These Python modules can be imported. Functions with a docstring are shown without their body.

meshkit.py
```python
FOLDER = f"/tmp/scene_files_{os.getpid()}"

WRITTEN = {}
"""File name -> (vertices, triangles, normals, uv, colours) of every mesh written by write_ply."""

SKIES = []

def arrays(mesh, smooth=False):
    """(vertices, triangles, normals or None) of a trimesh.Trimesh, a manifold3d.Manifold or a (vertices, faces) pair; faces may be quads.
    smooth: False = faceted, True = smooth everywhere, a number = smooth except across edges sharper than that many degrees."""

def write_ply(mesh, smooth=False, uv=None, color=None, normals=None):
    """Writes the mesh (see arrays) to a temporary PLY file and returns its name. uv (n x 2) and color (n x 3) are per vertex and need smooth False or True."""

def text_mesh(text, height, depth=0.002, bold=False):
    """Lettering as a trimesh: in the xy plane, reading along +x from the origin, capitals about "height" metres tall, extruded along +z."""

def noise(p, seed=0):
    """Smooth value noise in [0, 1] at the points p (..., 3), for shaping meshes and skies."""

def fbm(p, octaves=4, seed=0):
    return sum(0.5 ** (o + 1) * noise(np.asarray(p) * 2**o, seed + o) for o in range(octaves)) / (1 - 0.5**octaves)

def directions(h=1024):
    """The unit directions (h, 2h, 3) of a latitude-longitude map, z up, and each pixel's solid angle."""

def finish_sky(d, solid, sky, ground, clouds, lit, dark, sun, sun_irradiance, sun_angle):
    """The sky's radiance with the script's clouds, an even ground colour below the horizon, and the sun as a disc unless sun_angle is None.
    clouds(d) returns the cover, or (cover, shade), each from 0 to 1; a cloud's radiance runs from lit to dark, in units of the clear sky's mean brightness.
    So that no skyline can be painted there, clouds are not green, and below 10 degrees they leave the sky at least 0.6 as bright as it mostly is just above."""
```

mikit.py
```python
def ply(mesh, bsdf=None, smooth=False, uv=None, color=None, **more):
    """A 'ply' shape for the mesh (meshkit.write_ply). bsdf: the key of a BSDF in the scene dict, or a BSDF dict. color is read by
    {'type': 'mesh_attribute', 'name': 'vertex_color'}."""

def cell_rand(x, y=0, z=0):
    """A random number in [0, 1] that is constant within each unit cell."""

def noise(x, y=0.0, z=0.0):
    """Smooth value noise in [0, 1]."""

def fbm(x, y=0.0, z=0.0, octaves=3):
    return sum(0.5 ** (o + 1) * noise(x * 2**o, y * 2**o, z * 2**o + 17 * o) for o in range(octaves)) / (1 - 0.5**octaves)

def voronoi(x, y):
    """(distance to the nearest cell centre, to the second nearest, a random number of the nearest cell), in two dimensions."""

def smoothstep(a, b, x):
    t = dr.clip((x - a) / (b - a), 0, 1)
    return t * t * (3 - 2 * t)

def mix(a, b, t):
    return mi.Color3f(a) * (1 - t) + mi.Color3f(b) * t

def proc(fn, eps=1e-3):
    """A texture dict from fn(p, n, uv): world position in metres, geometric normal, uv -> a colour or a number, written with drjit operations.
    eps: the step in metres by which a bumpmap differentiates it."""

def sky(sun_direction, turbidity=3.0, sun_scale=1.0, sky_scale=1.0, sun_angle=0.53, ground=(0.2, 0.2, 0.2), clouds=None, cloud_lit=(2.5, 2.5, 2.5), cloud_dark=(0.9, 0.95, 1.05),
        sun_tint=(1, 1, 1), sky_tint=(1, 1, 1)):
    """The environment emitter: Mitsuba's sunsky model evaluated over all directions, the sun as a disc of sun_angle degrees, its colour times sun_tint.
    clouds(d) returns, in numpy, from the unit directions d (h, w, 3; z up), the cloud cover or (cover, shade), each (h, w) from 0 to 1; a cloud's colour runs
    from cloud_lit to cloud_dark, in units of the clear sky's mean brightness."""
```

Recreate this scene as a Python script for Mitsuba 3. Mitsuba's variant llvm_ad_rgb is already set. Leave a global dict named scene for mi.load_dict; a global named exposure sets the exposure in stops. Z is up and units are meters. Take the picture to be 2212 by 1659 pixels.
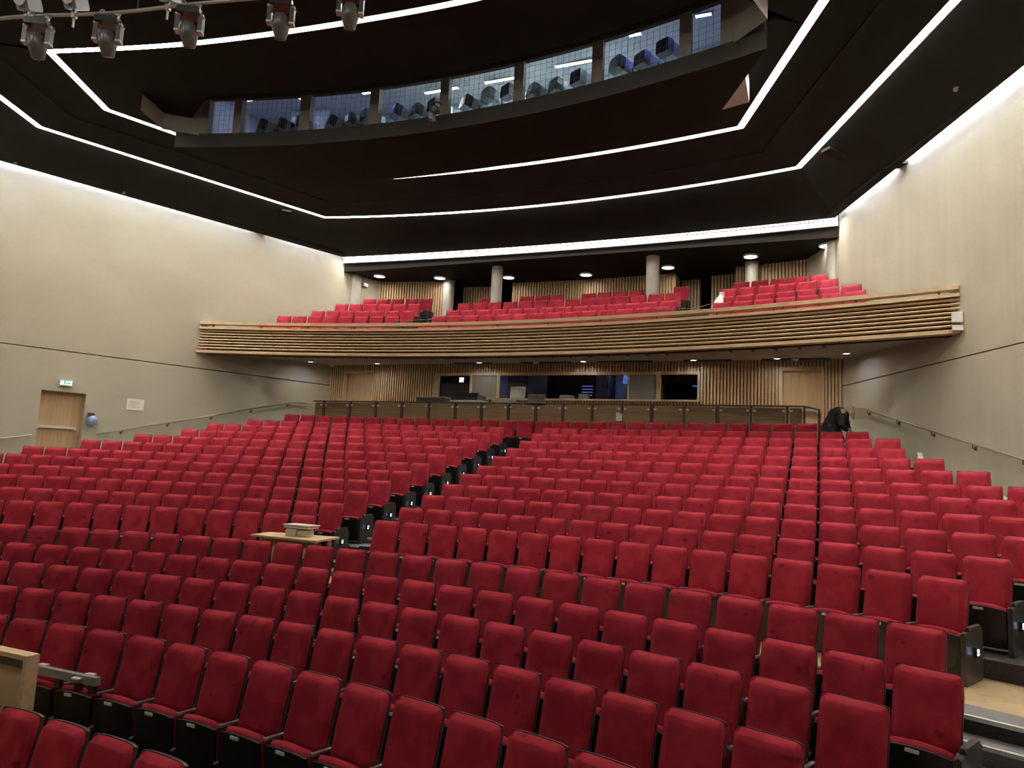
import math, random
import numpy as np, trimesh, manifold3d as m3, shapely
import shapely.geometry as sg
import drjit as dr
import mitsuba as mi, mikit, meshkit
from mikit import noise, fbm, voronoi, cell_rand, smoothstep, mix
T = mi.ScalarTransform4f
rng = np.random.default_rng(7)
scene, labels = {}, {}

# ------------------------------------------------------------------ camera, exposure, light levels
CAM = np.array([7.458, 0.0, 3.0])
FOCAL, PITCH, ROLL, YAW = 1565.154, 0.11644, 0.0487, 0.39518     # pixels of a 2212 x 1659 frame, radians
def camera_axes():
    cy, sy, cp, sp = math.cos(YAW), math.sin(YAW), math.cos(PITCH), math.sin(PITCH)
    fwd = np.array([-sy * cp, cy * cp, sp]); right = np.array([cy, sy, 0.0]); up = np.cross(right, fwd)
    cr, sr = math.cos(ROLL), math.sin(ROLL)
    return cr * right + sr * up, -sr * right + cr * up, fwd
RIGHT, UP, FWD = camera_axes()
scene['camera'] = {'type': 'perspective', 'fov_axis': 'x', 'fov': math.degrees(2 * math.atan(1106 / FOCAL)), 'near_clip': 0.05, 'far_clip': 200.0,
                   'to_world': T().look_at(origin=CAM.tolist(), target=(CAM + FWD).tolist(), up=UP.tolist())}
exposure = 0.0
LINE = (50.0, 46.5, 40.0)       # radiance of the light lines in the ceiling
COVE = (430.0, 402.0, 345.0)       # radiance of the cove lights that wash the side walls
BACK_COVE = (6.0, 5.7, 5.3)
DOWN = (60.0, 55.0, 48.0)       # round downlights over the balcony
SOFFIT = (560.0, 515.0, 445.0)     # downlights under the balcony
STAGE_WORK = (46.0, 42.5, 37.5) # working lights over the stage, behind the camera

def px(p):
    q = np.asarray(p, float) - CAM
    return np.array([1106 + FOCAL * (q @ RIGHT) / (q @ FWD), 829.5 - FOCAL * (q @ UP) / (q @ FWD)])

# ------------------------------------------------------------------ materials
def rgb(*c): return {'type': 'rgb', 'value': list(c)}
def principled(color, rough=0.5, **k):
    return {'type': 'principled', 'base_color': color if isinstance(color, dict) else rgb(*color), 'roughness': rough, **k}
def two(b): return {'type': 'twosided', 'bsdf': b}
def mat(key, b): scene[key] = b

def velvet_fn(p, n, uv):
    nap = fbm(p.x * 5.5, p.y * 5.5 + 11, p.z * 4.5, 3)                        # brushed pile: soft patches of two tones
    fine = noise(p.x * 90, p.y * 90, p.z * 90)
    seat = noise(p.x * 1.7 + 5, p.y * 1.7, p.z * 1.7)
    a = smoothstep(0.36, 0.66, nap) * 0.75 + 0.25 * seat
    c = mix([0.29, 0.020, 0.034], [0.42, 0.034, 0.057], a) * (0.92 + 0.16 * fine)
    stain = smoothstep(0.88, 0.95, noise(p.x * 8.3 + 40, p.y * 8.3, p.z * 9.0))
    return c * (1 - 0.42 * stain)
mat('velvet', principled(mikit.proc(velvet_fn), 0.9, sheen=0.35, sheen_tint=0.7, specular=0.12))
def concrete_fn(base):
    def f(p, n, uv):
        h = p.x * 0.9 - p.y * 0.45
        cloud = fbm(p.x * 0.55, p.y * 0.55, p.z * 0.5, 4)
        streak = noise(h * 5.5, p.z * 0.35) * 0.6 + noise(h * 14, p.z * 0.8) * 0.4   # shutter-board streaks
        pit = smoothstep(0.86, 0.95, noise(p.x * 9.1 + 3, p.y * 9.1, p.z * 9.7))
        grain = noise(p.x * 60, p.y * 60, p.z * 60)
        k = 0.86 + 0.20 * cloud + 0.09 * (streak - 0.5) + 0.05 * (grain - 0.5)
        return mi.Color3f(base) * k * (1 - 0.05 * pit)
    return f
def concrete_bump(p, n, uv): return 0.5 * fbm(p.x * 4, p.y * 4, p.z * 4, 3) + 0.3 * noise(p.x * 30, p.y * 30, p.z * 30)
mat('concrete', two({'type': 'bumpmap', 'arbitrary': mikit.proc(concrete_bump, 4e-3), 'scale': 0.004, 'bsdf': principled(mikit.proc(concrete_fn([0.45, 0.410, 0.320])), 0.85, specular=0.2)}))
mat('column_paint', two(principled(mikit.proc(concrete_fn([0.56, 0.53, 0.47])), 0.8, specular=0.2)))
mat('plaster', two(principled(mikit.proc(concrete_fn([0.34, 0.305, 0.27])), 0.8, specular=0.2)))
mat('white_plaster', two(principled(mikit.proc(concrete_fn([0.70, 0.69, 0.66])), 0.8, specular=0.2)))
mat('seam_dark', two(principled((0.05, 0.045, 0.04), 0.9)))
def black_fn(p, n, uv): return mi.Color3f([0.0085, 0.0078, 0.0070]) * (0.8 + 0.4 * fbm(p.x * 1.5, p.y * 1.5, p.z * 1.5, 3))
mat('ceiling_black', two(principled(mikit.proc(black_fn), 0.9, specular=0.1)))
mat('fascia_black', two(principled((0.040, 0.037, 0.034), 0.85, specular=0.1)))
mat('reveal_grey', two(principled((0.20, 0.185, 0.16), 0.8)))
def wood_fn(a, b, along):
    def f(p, n, uv):
        u = {'x': p.x, 'y': p.y, 'z': p.z}[along]
        v, w = {'x': (p.y, p.z), 'y': (p.x, p.z), 'z': (p.x, p.y)}[along]
        g = fbm(u * 1.3, v * 26 + 3 * noise(u * 0.8, v * 3), w * 26, 3)
        pore = noise(u * 9, v * 160, w * 160)
        tone = noise(u * 0.35, v * 2.0, w * 2.0)
        return mix(a, b, smoothstep(0.25, 0.75, g)) * (0.9 + 0.12 * tone + 0.07 * pore)
    return f
mat('oak_x', two(principled(mikit.proc(wood_fn([0.58, 0.40, 0.225], [0.66, 0.47, 0.275], 'x')), 0.38, specular=0.5)))
mat('oak_z', two(principled(mikit.proc(wood_fn([0.57, 0.395, 0.225], [0.66, 0.475, 0.285], 'z')), 0.5, specular=0.4)))
mat('door_oak', two(principled(mikit.proc(wood_fn([0.52, 0.345, 0.19], [0.60, 0.415, 0.24], 'z')), 0.5, specular=0.4)))
mat('panel_brown', two(principled(mikit.proc(wood_fn([0.20, 0.115, 0.05], [0.27, 0.165, 0.08], 'x')), 0.55)))
mat('table_wood', two(principled(mikit.proc(wood_fn([0.60, 0.40, 0.22], [0.70, 0.50, 0.30], 'x')), 0.4)))
def floor_wood_fn(p, n, uv):
    row = dr.floor(p.y / 0.12)
    tone = cell_rand(row, dr.floor((p.x + cell_rand(row, 3) * 2) / 1.4))
    g = fbm(p.x * 1.6, p.y * 30, 2.0, 3)
    return mix([0.50, 0.34, 0.18], [0.64, 0.46, 0.27], 0.5 * tone + 0.5 * g)
mat('floor_wood', two(principled(mikit.proc(floor_wood_fn), 0.22, specular=0.5)))
def lino_fn(p, n, uv): return mi.Color3f([0.135, 0.135, 0.14]) * (0.85 + 0.3 * noise(p.x * 45, p.y * 45, p.z * 45)) * (0.9 + 0.2 * fbm(p.x * 3, p.y * 3, 0, 2))
mat('step_vinyl', two(principled(mikit.proc(lino_fn), 0.55)))
def tier_fn(p, n, uv): return mi.Color3f([0.035, 0.033, 0.033]) * (0.8 + 0.4 * noise(p.x * 50, p.y * 50, p.z * 50))
mat('tier_carpet', two(principled(mikit.proc(tier_fn), 0.9, specular=0.1)))
mat('nosing', two(principled((0.62, 0.62, 0.60), 0.35)))
mat('black_plastic', two(principled((0.011, 0.010, 0.010), 0.42, specular=0.4)))
mat('black_satin', two(principled((0.028, 0.026, 0.025), 0.35, specular=0.5)))
mat('arm_grey', two(principled((0.20, 0.195, 0.185), 0.35, specular=0.5)))
mat('rim_grey', two(principled((0.17, 0.135, 0.11), 0.3, specular=0.6)))
mat('plate_white', two(principled((0.78, 0.76, 0.71), 0.35, specular=0.5)))
mat('plate_ink', two(principled((0.16, 0.15, 0.14), 0.5)))
mat('dark_metal', two(principled((0.07, 0.055, 0.045), 0.35, metallic=0.6)))
mat('steel', two(principled((0.48, 0.45, 0.41), 0.3, metallic=0.9)))
mat('wire', two(principled((0.13, 0.13, 0.14), 0.5)))
mat('lantern_black', two(principled((0.022, 0.022, 0.023), 0.32, specular=0.6)))
mat('lantern_grey', two(principled((0.30, 0.33, 0.35), 0.35, metallic=0.4)))
mat('head_grey', two(principled((0.09, 0.085, 0.08), 0.35, specular=0.6)))
mat('pipe_grey', two(principled((0.46, 0.44, 0.41), 0.35, metallic=0.5)))
mat('white_part', two(principled((0.80, 0.79, 0.76), 0.4)))
mat('paper', two(principled((0.80, 0.77, 0.70), 0.7)))
mat('ink', two(principled((0.36, 0.34, 0.30), 0.7)))
mat('screen_grey', two(principled((0.19, 0.19, 0.17), 0.75)))
mat('coat', two(principled((0.010, 0.010, 0.010), 0.7, specular=0.2)))
mat('skin', two(principled((0.55, 0.36, 0.27), 0.55)))
mat('hair', two(principled(mikit.proc(lambda p, n, uv: mix([0.42, 0.31, 0.17], [0.62, 0.49, 0.30], noise(p.x * 120, p.y * 120, p.z * 9))), 0.5)))
mat('white_bag', two(principled((0.82, 0.80, 0.76), 0.45, specular=0.5)))
mat('blue_plastic', two(principled((0.25, 0.32, 0.52), 0.4, specular=0.5)))
mat('cardboard', two(principled((0.62, 0.55, 0.42), 0.6)))
mat('lid_white', two(principled((0.70, 0.66, 0.60), 0.35)))
mat('booth_dark', two(principled((0.030, 0.032, 0.045), 0.7)))
mat('booth_grey', two(principled((0.22, 0.23, 0.28), 0.6)))
mat('bridge_white', two(principled((0.62, 0.65, 0.66), 0.7)))
mat('bridge_blue', two(principled((0.16, 0.17, 0.30), 0.6)))
mat('pane', {'type': 'thindielectric', 'int_ior': 1.5})

# ------------------------------------------------------------------ mesh helpers
def put(key, mesh, bsdf, smooth=False, **more):
    k, i = key, 0
    while k in scene:
        i += 1; k = f'{key}_{i:03d}'
    scene[k] = mikit.ply(mesh, bsdf, smooth=smooth, **more)
    return k
def tag(key, label, category=None, group=None, kind=None):
    d = {'label': label}
    if category: d['category'] = category
    if group: d['group'] = group
    if kind: d['kind'] = kind
    labels[key] = d
_taken = {}
def fresh(name):
    n = _taken.get(name, -1) + 1; _taken[name] = n
    return name if n == 0 else f'{name}_{n:03d}'
def cat(ms): return trimesh.util.concatenate([trimesh.Trimesh(np.array(m.vertices), np.array(m.faces), process=False) for m in ms])
def box(x0, x1, y0, y1, z0, z1):
    b = trimesh.creation.box((x1 - x0, y1 - y0, z1 - z0)); b.apply_translation(((x0 + x1) / 2, (y0 + y1) / 2, (z0 + z1) / 2)); return b
def chamfer_box(sx, sy, sz, r=0.008):
    v = []
    for a in (-1, 1):
        for b in (-1, 1):
            for c in (-1, 1):
                x, y, z = a * sx / 2, b * sy / 2, c * sz / 2
                v += [(x - a * r, y, z), (x, y - b * r, z), (x, y, z - c * r)]
    v = np.array(v); v = v[:, None] + np.zeros((1, 1, 3))
    return trimesh.convex.convex_hull(v.reshape(-1, 3))
def move(m, x=0, y=0, z=0, rz=0.0, rx=0.0, ry=0.0):
    m = m.copy()
    for a, ax in ((rx, [1, 0, 0]), (ry, [0, 1, 0]), (rz, [0, 0, 1])):
        if a: m.apply_transform(trimesh.transformations.rotation_matrix(a, ax))
    m.apply_translation((x, y, z)); return m
def tube(pts, r, n=8, closed_ends=True):
    pts = np.asarray(pts, float); t = np.gradient(pts, axis=0); t /= np.linalg.norm(t, axis=1, keepdims=True)
    ref = np.array([0, 0, 1.0]) if abs(t[0, 2]) < 0.9 else np.array([1.0, 0, 0])
    a = np.cross(t[0], ref); a /= np.linalg.norm(a); A = [a]
    for q in t[1:]:
        a = a - (a @ q) * q; a = a / np.linalg.norm(a); A.append(a)
    a = np.array(A); b = np.cross(t, a)
    ang = np.arange(n) * 2 * math.pi / n; rr = np.broadcast_to(r, (len(pts),))
    v = (pts[:, None] + rr[:, None, None] * (np.cos(ang)[None, :, None] * a[:, None] + np.sin(ang)[None, :, None] * b[:, None])).reshape(-1, 3)
    f = []
    for i in range(len(pts) - 1):
        for j in range(n):
            p, q, s, u = i * n + j, i * n + (j + 1) % n, (i + 1) * n + (j + 1) % n, (i + 1) * n + j
            f += [(p, u, s), (p, s, q)]
    v = list(v)
    if closed_ends:
        for base, c, flip in ((0, pts[0], False), ((len(pts) - 1) * n, pts[-1], True)):
            k = len(v); v.append(c)
            for j in range(n):
                p, q = base + j, base + (j + 1) % n
                f.append((k, p, q) if not flip else (k, q, p))
    m = trimesh.Trimesh(np.array(v), np.array(f), process=False); m.fix_normals(); return m
def lathe(profile, n=24):
    return trimesh.creation.revolve(np.array(profile, float), sections=n)
def sweep(path, section, up=(0, 0, 1)):
    """A closed cross-section (k, 2: out to the left of the path, up) swept along a level path."""
    path = np.asarray(path, float); sec = np.asarray(section, float); k = len(sec)
    d = np.diff(path[:, :2], axis=0); d /= np.linalg.norm(d, axis=1, keepdims=True)
    nrm = np.stack([-d[:, 1], d[:, 0]], 1); nn = np.vstack([nrm[:1], nrm[:-1] + nrm[1:], nrm[-1:]])
    nn /= np.linalg.norm(nn, axis=1, keepdims=True)
    scale = np.ones(len(path)); scale[1:-1] = 1 / np.maximum(np.einsum('ij,ij->i', nn[1:-1], nrm[1:]), 0.3)
    v = np.zeros((len(path), k, 3))
    v[:, :, :2] = path[:, None, :2] + nn[:, None] * (sec[None, :, :1] * scale[:, None, None]); v[:, :, 2] = path[:, None, 2] + sec[None, :, 1]
    f = []
    for i in range(len(path) - 1):
        for j in range(k):
            a, b = i * k + j, i * k + (j + 1) % k
            f += [(a, b, b + k), (a, b + k, a + k)]
    for j in range(1, k - 1): f += [(0, j + 1, j), ((len(path) - 1) * k, (len(path) - 1) * k + j, (len(path) - 1) * k + j + 1)]
    m = trimesh.Trimesh(v.reshape(-1, 3), np.array(f), process=False); m.fix_normals(); return m
def loft(a, b):
    a, b = np.asarray(a, float), np.asarray(b, float); n = len(a); f = []
    for i in range(n - 1): f += [(i, i + 1, n + i + 1), (i, n + i + 1, n + i)]
    return trimesh.Trimesh(np.vstack([a, b]), np.array(f), process=False)
def down(m):
    n = np.cross(m.vertices[m.faces[:, 1]] - m.vertices[m.faces[:, 0]], m.vertices[m.faces[:, 2]] - m.vertices[m.faces[:, 0]])
    f = m.faces.copy(); flip = n[:, 2] > 0; f[flip] = f[flip][:, ::-1]
    return trimesh.Trimesh(m.vertices, f, process=False)
def ribbon(path, w):
    """A flat band of width w along a path (z kept), facing down."""
    path = np.asarray(path, float); d = np.diff(path[:, :2], axis=0); d /= np.linalg.norm(d, axis=1, keepdims=True)
    nrm = np.stack([-d[:, 1], d[:, 0]], 1); nn = np.vstack([nrm[:1], nrm[:-1] + nrm[1:], nrm[-1:]]); nn /= np.linalg.norm(nn, axis=1, keepdims=True)
    sc = np.ones(len(path)); sc[1:-1] = 1 / np.maximum(np.einsum('ij,ij->i', nn[1:-1], nrm[1:]), 0.3)
    off = np.zeros_like(path); off[:, :2] = nn * sc[:, None] * w / 2
    return down(loft(path + off, path - off))
def arc_line(p, q, sag, n=24, z=0.0):
    """From p to q (x, y) bulging by sag towards +y in the middle, as a circle would."""
    t = np.linspace(-1, 1, n); x = (p[0] + q[0]) / 2 + (q[0] - p[0]) / 2 * t; y = (p[1] + q[1]) / 2 + (q[1] - p[1]) / 2 * t + sag * (1 - t * t)
    return np.stack([x, y, np.full(n, z)], 1)
def lit(mesh, radiance, key):
    k = put(key, mesh, 'black_plastic'); scene[k]['emitter'] = {'type': 'area', 'radiance': rgb(*radiance)}; return k

# ------------------------------------------------------------------ the room
WALL_SLOPE, BACK_Y, HALF_BACK = 0.42552, 21.0, 8.217
def wall_x(y):
    y = np.asarray(y, float)
    return np.where(y > 10.6, HALF_BACK + WALL_SLOPE * (BACK_Y - y), HALF_BACK + WALL_SLOPE * (BACK_Y - 10.6) - 0.32 * (10.6 - y))
SEAM_Z, CEIL_A, CEIL_B, CEIL_C = 5.61, 10.21, 10.81, 11.0

def side_wall(side):
    name = 'wall_left' if side < 0 else 'wall_right'
    y0, y1 = 10.6, 24.6
    L = math.hypot(y1 - y0, WALL_SLOPE * (y1 - y0)); o = np.array([side * wall_x(y0), y0]); d = np.array([-side * WALL_SLOPE, 1.0]); d /= np.linalg.norm(d); n = np.array([side, side * d[0] * -side]) ; n = np.array([d[1] * side, -d[0] * side])
    def place(m):   # mesh in (along, up, outwards) -> world
        v = m.vertices; w = np.zeros_like(v); w[:, :2] = o + v[:, :1] * d + v[:, 2:3] * n; w[:, 2] = v[:, 1]
        q = trimesh.Trimesh(w, m.faces, process=False); q.fix_normals(); return q
    along = lambda y: (y - y0) / d[1]
    back = sg.box(0, -0.2, L, 11.4); hole = None
    low, high = sg.box(0, -0.2, L, SEAM_Z - 0.011), sg.box(0, SEAM_Z + 0.011, L, 11.4)
    if side < 0:
        hole = sg.box(along(13.03), 2.0, along(14.02), 4.50); low = low.difference(hole)
        rec = hole
    w = put(name, place(move(trimesh.creation.extrude_polygon(back if hole is None else back.difference(hole), 0.25), z=0.30)), 'seam_dark')
    tag(w, f'{"left" if side < 0 else "right"} exposed concrete side wall with a thin horizontal joint', kind='structure')
    for poly in (low, high): put(name + '__concrete_panel', place(trimesh.creation.extrude_polygon(poly, 0.30)), 'concrete')
    # the stage end of the wall turns inwards
    q = np.array([[side * wall_x(10.6), 10.6], [side * wall_x(-1.0), -1.0]])
    e = np.array([[q[0, 0], q[0, 1], -0.2], [q[1, 0], q[1, 1], -0.2], [q[1, 0], q[1, 1], 11.4], [q[0, 0], q[0, 1], 11.4]])
    put(name + "__stage_return", trimesh.Trimesh(e, [[0, 1, 2], [0, 2, 3]], process=False), 'concrete')
    return place, along
left_place, left_along = side_wall(-1)
right_place, right_along = side_wall(1)

# ---- seating rows: name, apex y, radius, centre x, height of the seat tops, first and last place along the arc
PITCH_S = 0.5355
TILT = 0.0056
ROWS = []
def row(name, apex, R, xc, top, spots, step): ROWS.append(dict(name=name, apex=apex * 1.05, R=R * 1.05, xc=xc, top=top * 1.05 + 3.0, spots=spots, step=step))
low_xc, up_xc = 1.335, 1.485
low_apex = dict(M6=3.84, M5=5.17, M4=6.18, M3=6.88, M2=7.62, M1=8.39); low_top = dict(M6=-1.95, M5=-1.72, M4=-1.65, M3=-1.49, M2=-1.35, M1=-1.18)
low_off = dict(M6=(-0.03, 6), M5=(0.36, 10), M4=(0.12, 11), M3=(0.2, 12), M2=(0.27, 13), M1=(0.29, 13))
for i, k in enumerate(('M6', 'M5', 'M4', 'M3', 'M2', 'M1')):
    off, last = low_off[k]
    row(k, low_apex[k], 17.29 - 0.393 * (5 - i), low_xc, low_top[k], [off + j for j in range(-18, last + 1)], PITCH_S * 1.006)
up_apex = [10.07, 10.81, 11.56, 12.30, 13.05, 13.80, 14.55, 15.32, 16.10, 16.89, 17.68, 18.48]
up_top = [-0.92, -0.74, -0.54, -0.35, -0.15, 0.03, 0.25, 0.46, 0.67, 0.89, 1.08, 1.32]
up_ends = [(-19, 14), (-20, 15), (-21, 16), (-21, 17), (-22, 17), (-22, 17), (-21, 16), (-20, 15), (-19, 14), (-19, 14), (-18, 13), (-17, 12)]
for i in range(12):
    a, b = up_ends[i]
    row(f'U{i+1}', up_apex[i], 16.313 + 1.669 * i, up_xc, up_top[i], [j for j in range(a, b + 1) if i == 11 or j not in (-3, -2)], PITCH_S)
SEAT_H = 0.96
for r in ROWS: r['floor'] = r['top'] - SEAT_H
def row_y(r, x): return r['apex'] - r['R'] + np.sqrt(np.maximum(r['R'] ** 2 - (x - r['xc']) ** 2, 0.01))

# ---- stepped floor
fk = put('floor', box(-12, 12, -1.0, 3.2, -0.25, 0.0), 'floor_wood'); tag(fk, 'pale wooden floor in front of the first seats', kind='structure')
def boundary(r, extra, n=48):
    u = np.linspace(-1, 1, n); x = u * 12.0
    for _ in range(6):
        y = row_y(r, x) + extra; x = u * (wall_x(y) + 0.02)
    return x, row_y(r, x) + extra
edges = [(np.linspace(-10.5, 10.5, 48), np.full(48, 3.0))] + [boundary(r, 0.14 if r['name'] != 'M6' else 0.45) for r in ROWS]
def sheet(xa, ya, za, xb, yb, zb): return loft(np.stack([xa, ya, za], 1), np.stack([xb, yb, zb], 1))
zprev = lambda x: 0.0 * x
for i, r in enumerate(ROWS):
    (xa, ya), (xb, yb) = edges[i], edges[i + 1]
    zf = lambda x, r=r: r['floor'] + TILT * x
    riser = sheet(xa, ya, zprev(xa) - 0.3, xa, ya, zf(xa)); tread = sheet(xa, ya, zf(xa), xb, yb, zf(xb))
    lip = 'floor_wood' if r['name'] == 'U1' else 'tier_carpet'
    put('floor__tier', cat([tread]), lip); put('floor__riser', riser, 'tier_carpet')
    zprev = zf
xa, ya = edges[-1]; BOOTH_Z = 3.95
zf = np.full_like(xa, BOOTH_Z)
xb = np.linspace(-8.3, 8.3, len(xa)); yb = np.full(len(xa), 21.2)
# the level behind the last row: booth walkway
walk = [(x, y) for x, y in zip(xa, ya + 0.0)]
put('floor__riser', sheet(xa, np.maximum(ya, 19.62), zprev(xa) - 0.2, xa, np.maximum(ya, 19.62), zf), 'tier_carpet')
put('floor__tier', sheet(xa, ya, zprev(xa), xa, np.maximum(ya, 19.62), zprev(xa)), 'tier_carpet')
put('floor__tier', sheet(xa, np.maximum(ya, 19.62), zf, xb, yb, zf), 'step_vinyl')
# aisle half-steps with white nosings: centre aisle and the two side aisles
def step_block(r, rn, s0, s1, frac, depth, key, half=True):
    """A step in front of the riser of row rn, between arc places s0 and s1 of row r."""
    xs = r['xc'] + r['R'] * np.sin(np.linspace(s0, s1, 6) * PITCH_S / r['R']); yb_ = row_y(r, xs) + 0.145
    z0 = r['floor'] + TILT * xs; z1 = rn['floor'] + TILT * xs; top = z0 + frac * (z1 - z0)
    yf = yb_ - depth
    parts = [sheet(xs, yf, top, xs, yb_, top), sheet(xs, yf, z0 - 0.02, xs, yf, top)]
    put(key, cat(parts), 'step_vinyl')
    nos = cat([sheet(xs, yf - 0.006, top + 0.004, xs, yf + 0.045, top + 0.004), sheet(xs, yf - 0.006, top - 0.03, xs, yf - 0.006, top + 0.004)])
    put('floor__nosing', nos, 'nosing')
    nos2 = cat([sheet(xs, yb_ - 0.006, z1 + 0.004, xs, yb_ + 0.045, z1 + 0.004), sheet(xs, yb_ - 0.006, z1 - 0.03, xs, yb_ - 0.006, z1 + 0.004)])
    put('floor__nosing', nos2, 'nosing')
    put('floor__step_tread', sheet(xs, yb_ + 0.046, z1 + 0.003, xs, yb_ + 0.40, z1 + 0.003 + TILT * 0), 'step_vinyl')
up_rows = [r for r in ROWS if r['name'][0] == 'U']; low_rows = [r for r in ROWS if r['name'][0] == 'M']
for i in range(11):
    r, rn = up_rows[i], up_rows[i + 1]
    if i < 10: step_block(r, rn, -3.55, -1.45, 0.5, 0.30, 'floor__step')
    a, b = max(up_ends[i][1], up_ends[i + 1][1]) + 0.62, None
    s1 = (float(wall_x(row_y(r, r['xc'] + 8.0))) - 0.1 - r['xc']) / PITCH_S
    step_block(r, rn, a, max(s1, a + 1.0), 0.5, 0.30, 'floor__step')
    a = min(up_ends[i][0], up_ends[i + 1][0]) - 0.62
    s1 = (-float(wall_x(row_y(r, r['xc'] - 10.0))) + 0.1 - r['xc']) / PITCH_S
    step_block(r, rn, min(s1, a - 1.0), a, 0.5, 0.30, 'floor__step')
for i in range(2, 6):   # from the lower block up to the cross aisle, on the right
    r, rn = ROWS[i], (ROWS[i + 1])
    s0 = r['spots'][-1] + 0.62
    step_block(r, rn, s0, s0 + 5.5, 0.5, 0.30, 'floor__step')

# ------------------------------------------------------------------ seats
def pad(w, h, t, nx, nz, bend, corner=0.06, crown=0.5, power=8):
    """An upholstered pad standing in the xz plane (z from 0 to h), its face towards -y, bent round the sitter by bend."""
    u = np.linspace(-1, 1, nx); v = np.linspace(-1, 1, nz); U, V = np.meshgrid(u, v)
    U = np.sign(U) * np.abs(U) ** 0.8; V = np.sign(V) * np.abs(V) ** 0.8
    face = ((1 - np.abs(U) ** power) * (1 - np.abs(V) ** power)) ** 0.45
    X = w / 2 * U * (1 - corner * np.abs(V) ** 14); Z = h / 2 * (1 + V * (1 - corner * 0.6 * np.abs(U) ** 14))
    Y = -t * face * (0.72 + 0.28 * (1 - U * U) * (1 - 0.5 * V * V)) - bend * U * U
    back = np.stack([X, -bend * U * U, Z], -1).reshape(-1, 3); front = np.stack([X, Y, Z], -1).reshape(-1, 3)
    f = []
    for j in range(nz - 1):
        for i in range(nx - 1):
            a, b, c, d = j * nx + i, j * nx + i + 1, (j + 1) * nx + i + 1, (j + 1) * nx + i
            f += [(a, b, c), (a, c, d)]
    return trimesh.Trimesh(front, np.array(f), process=False)
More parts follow.
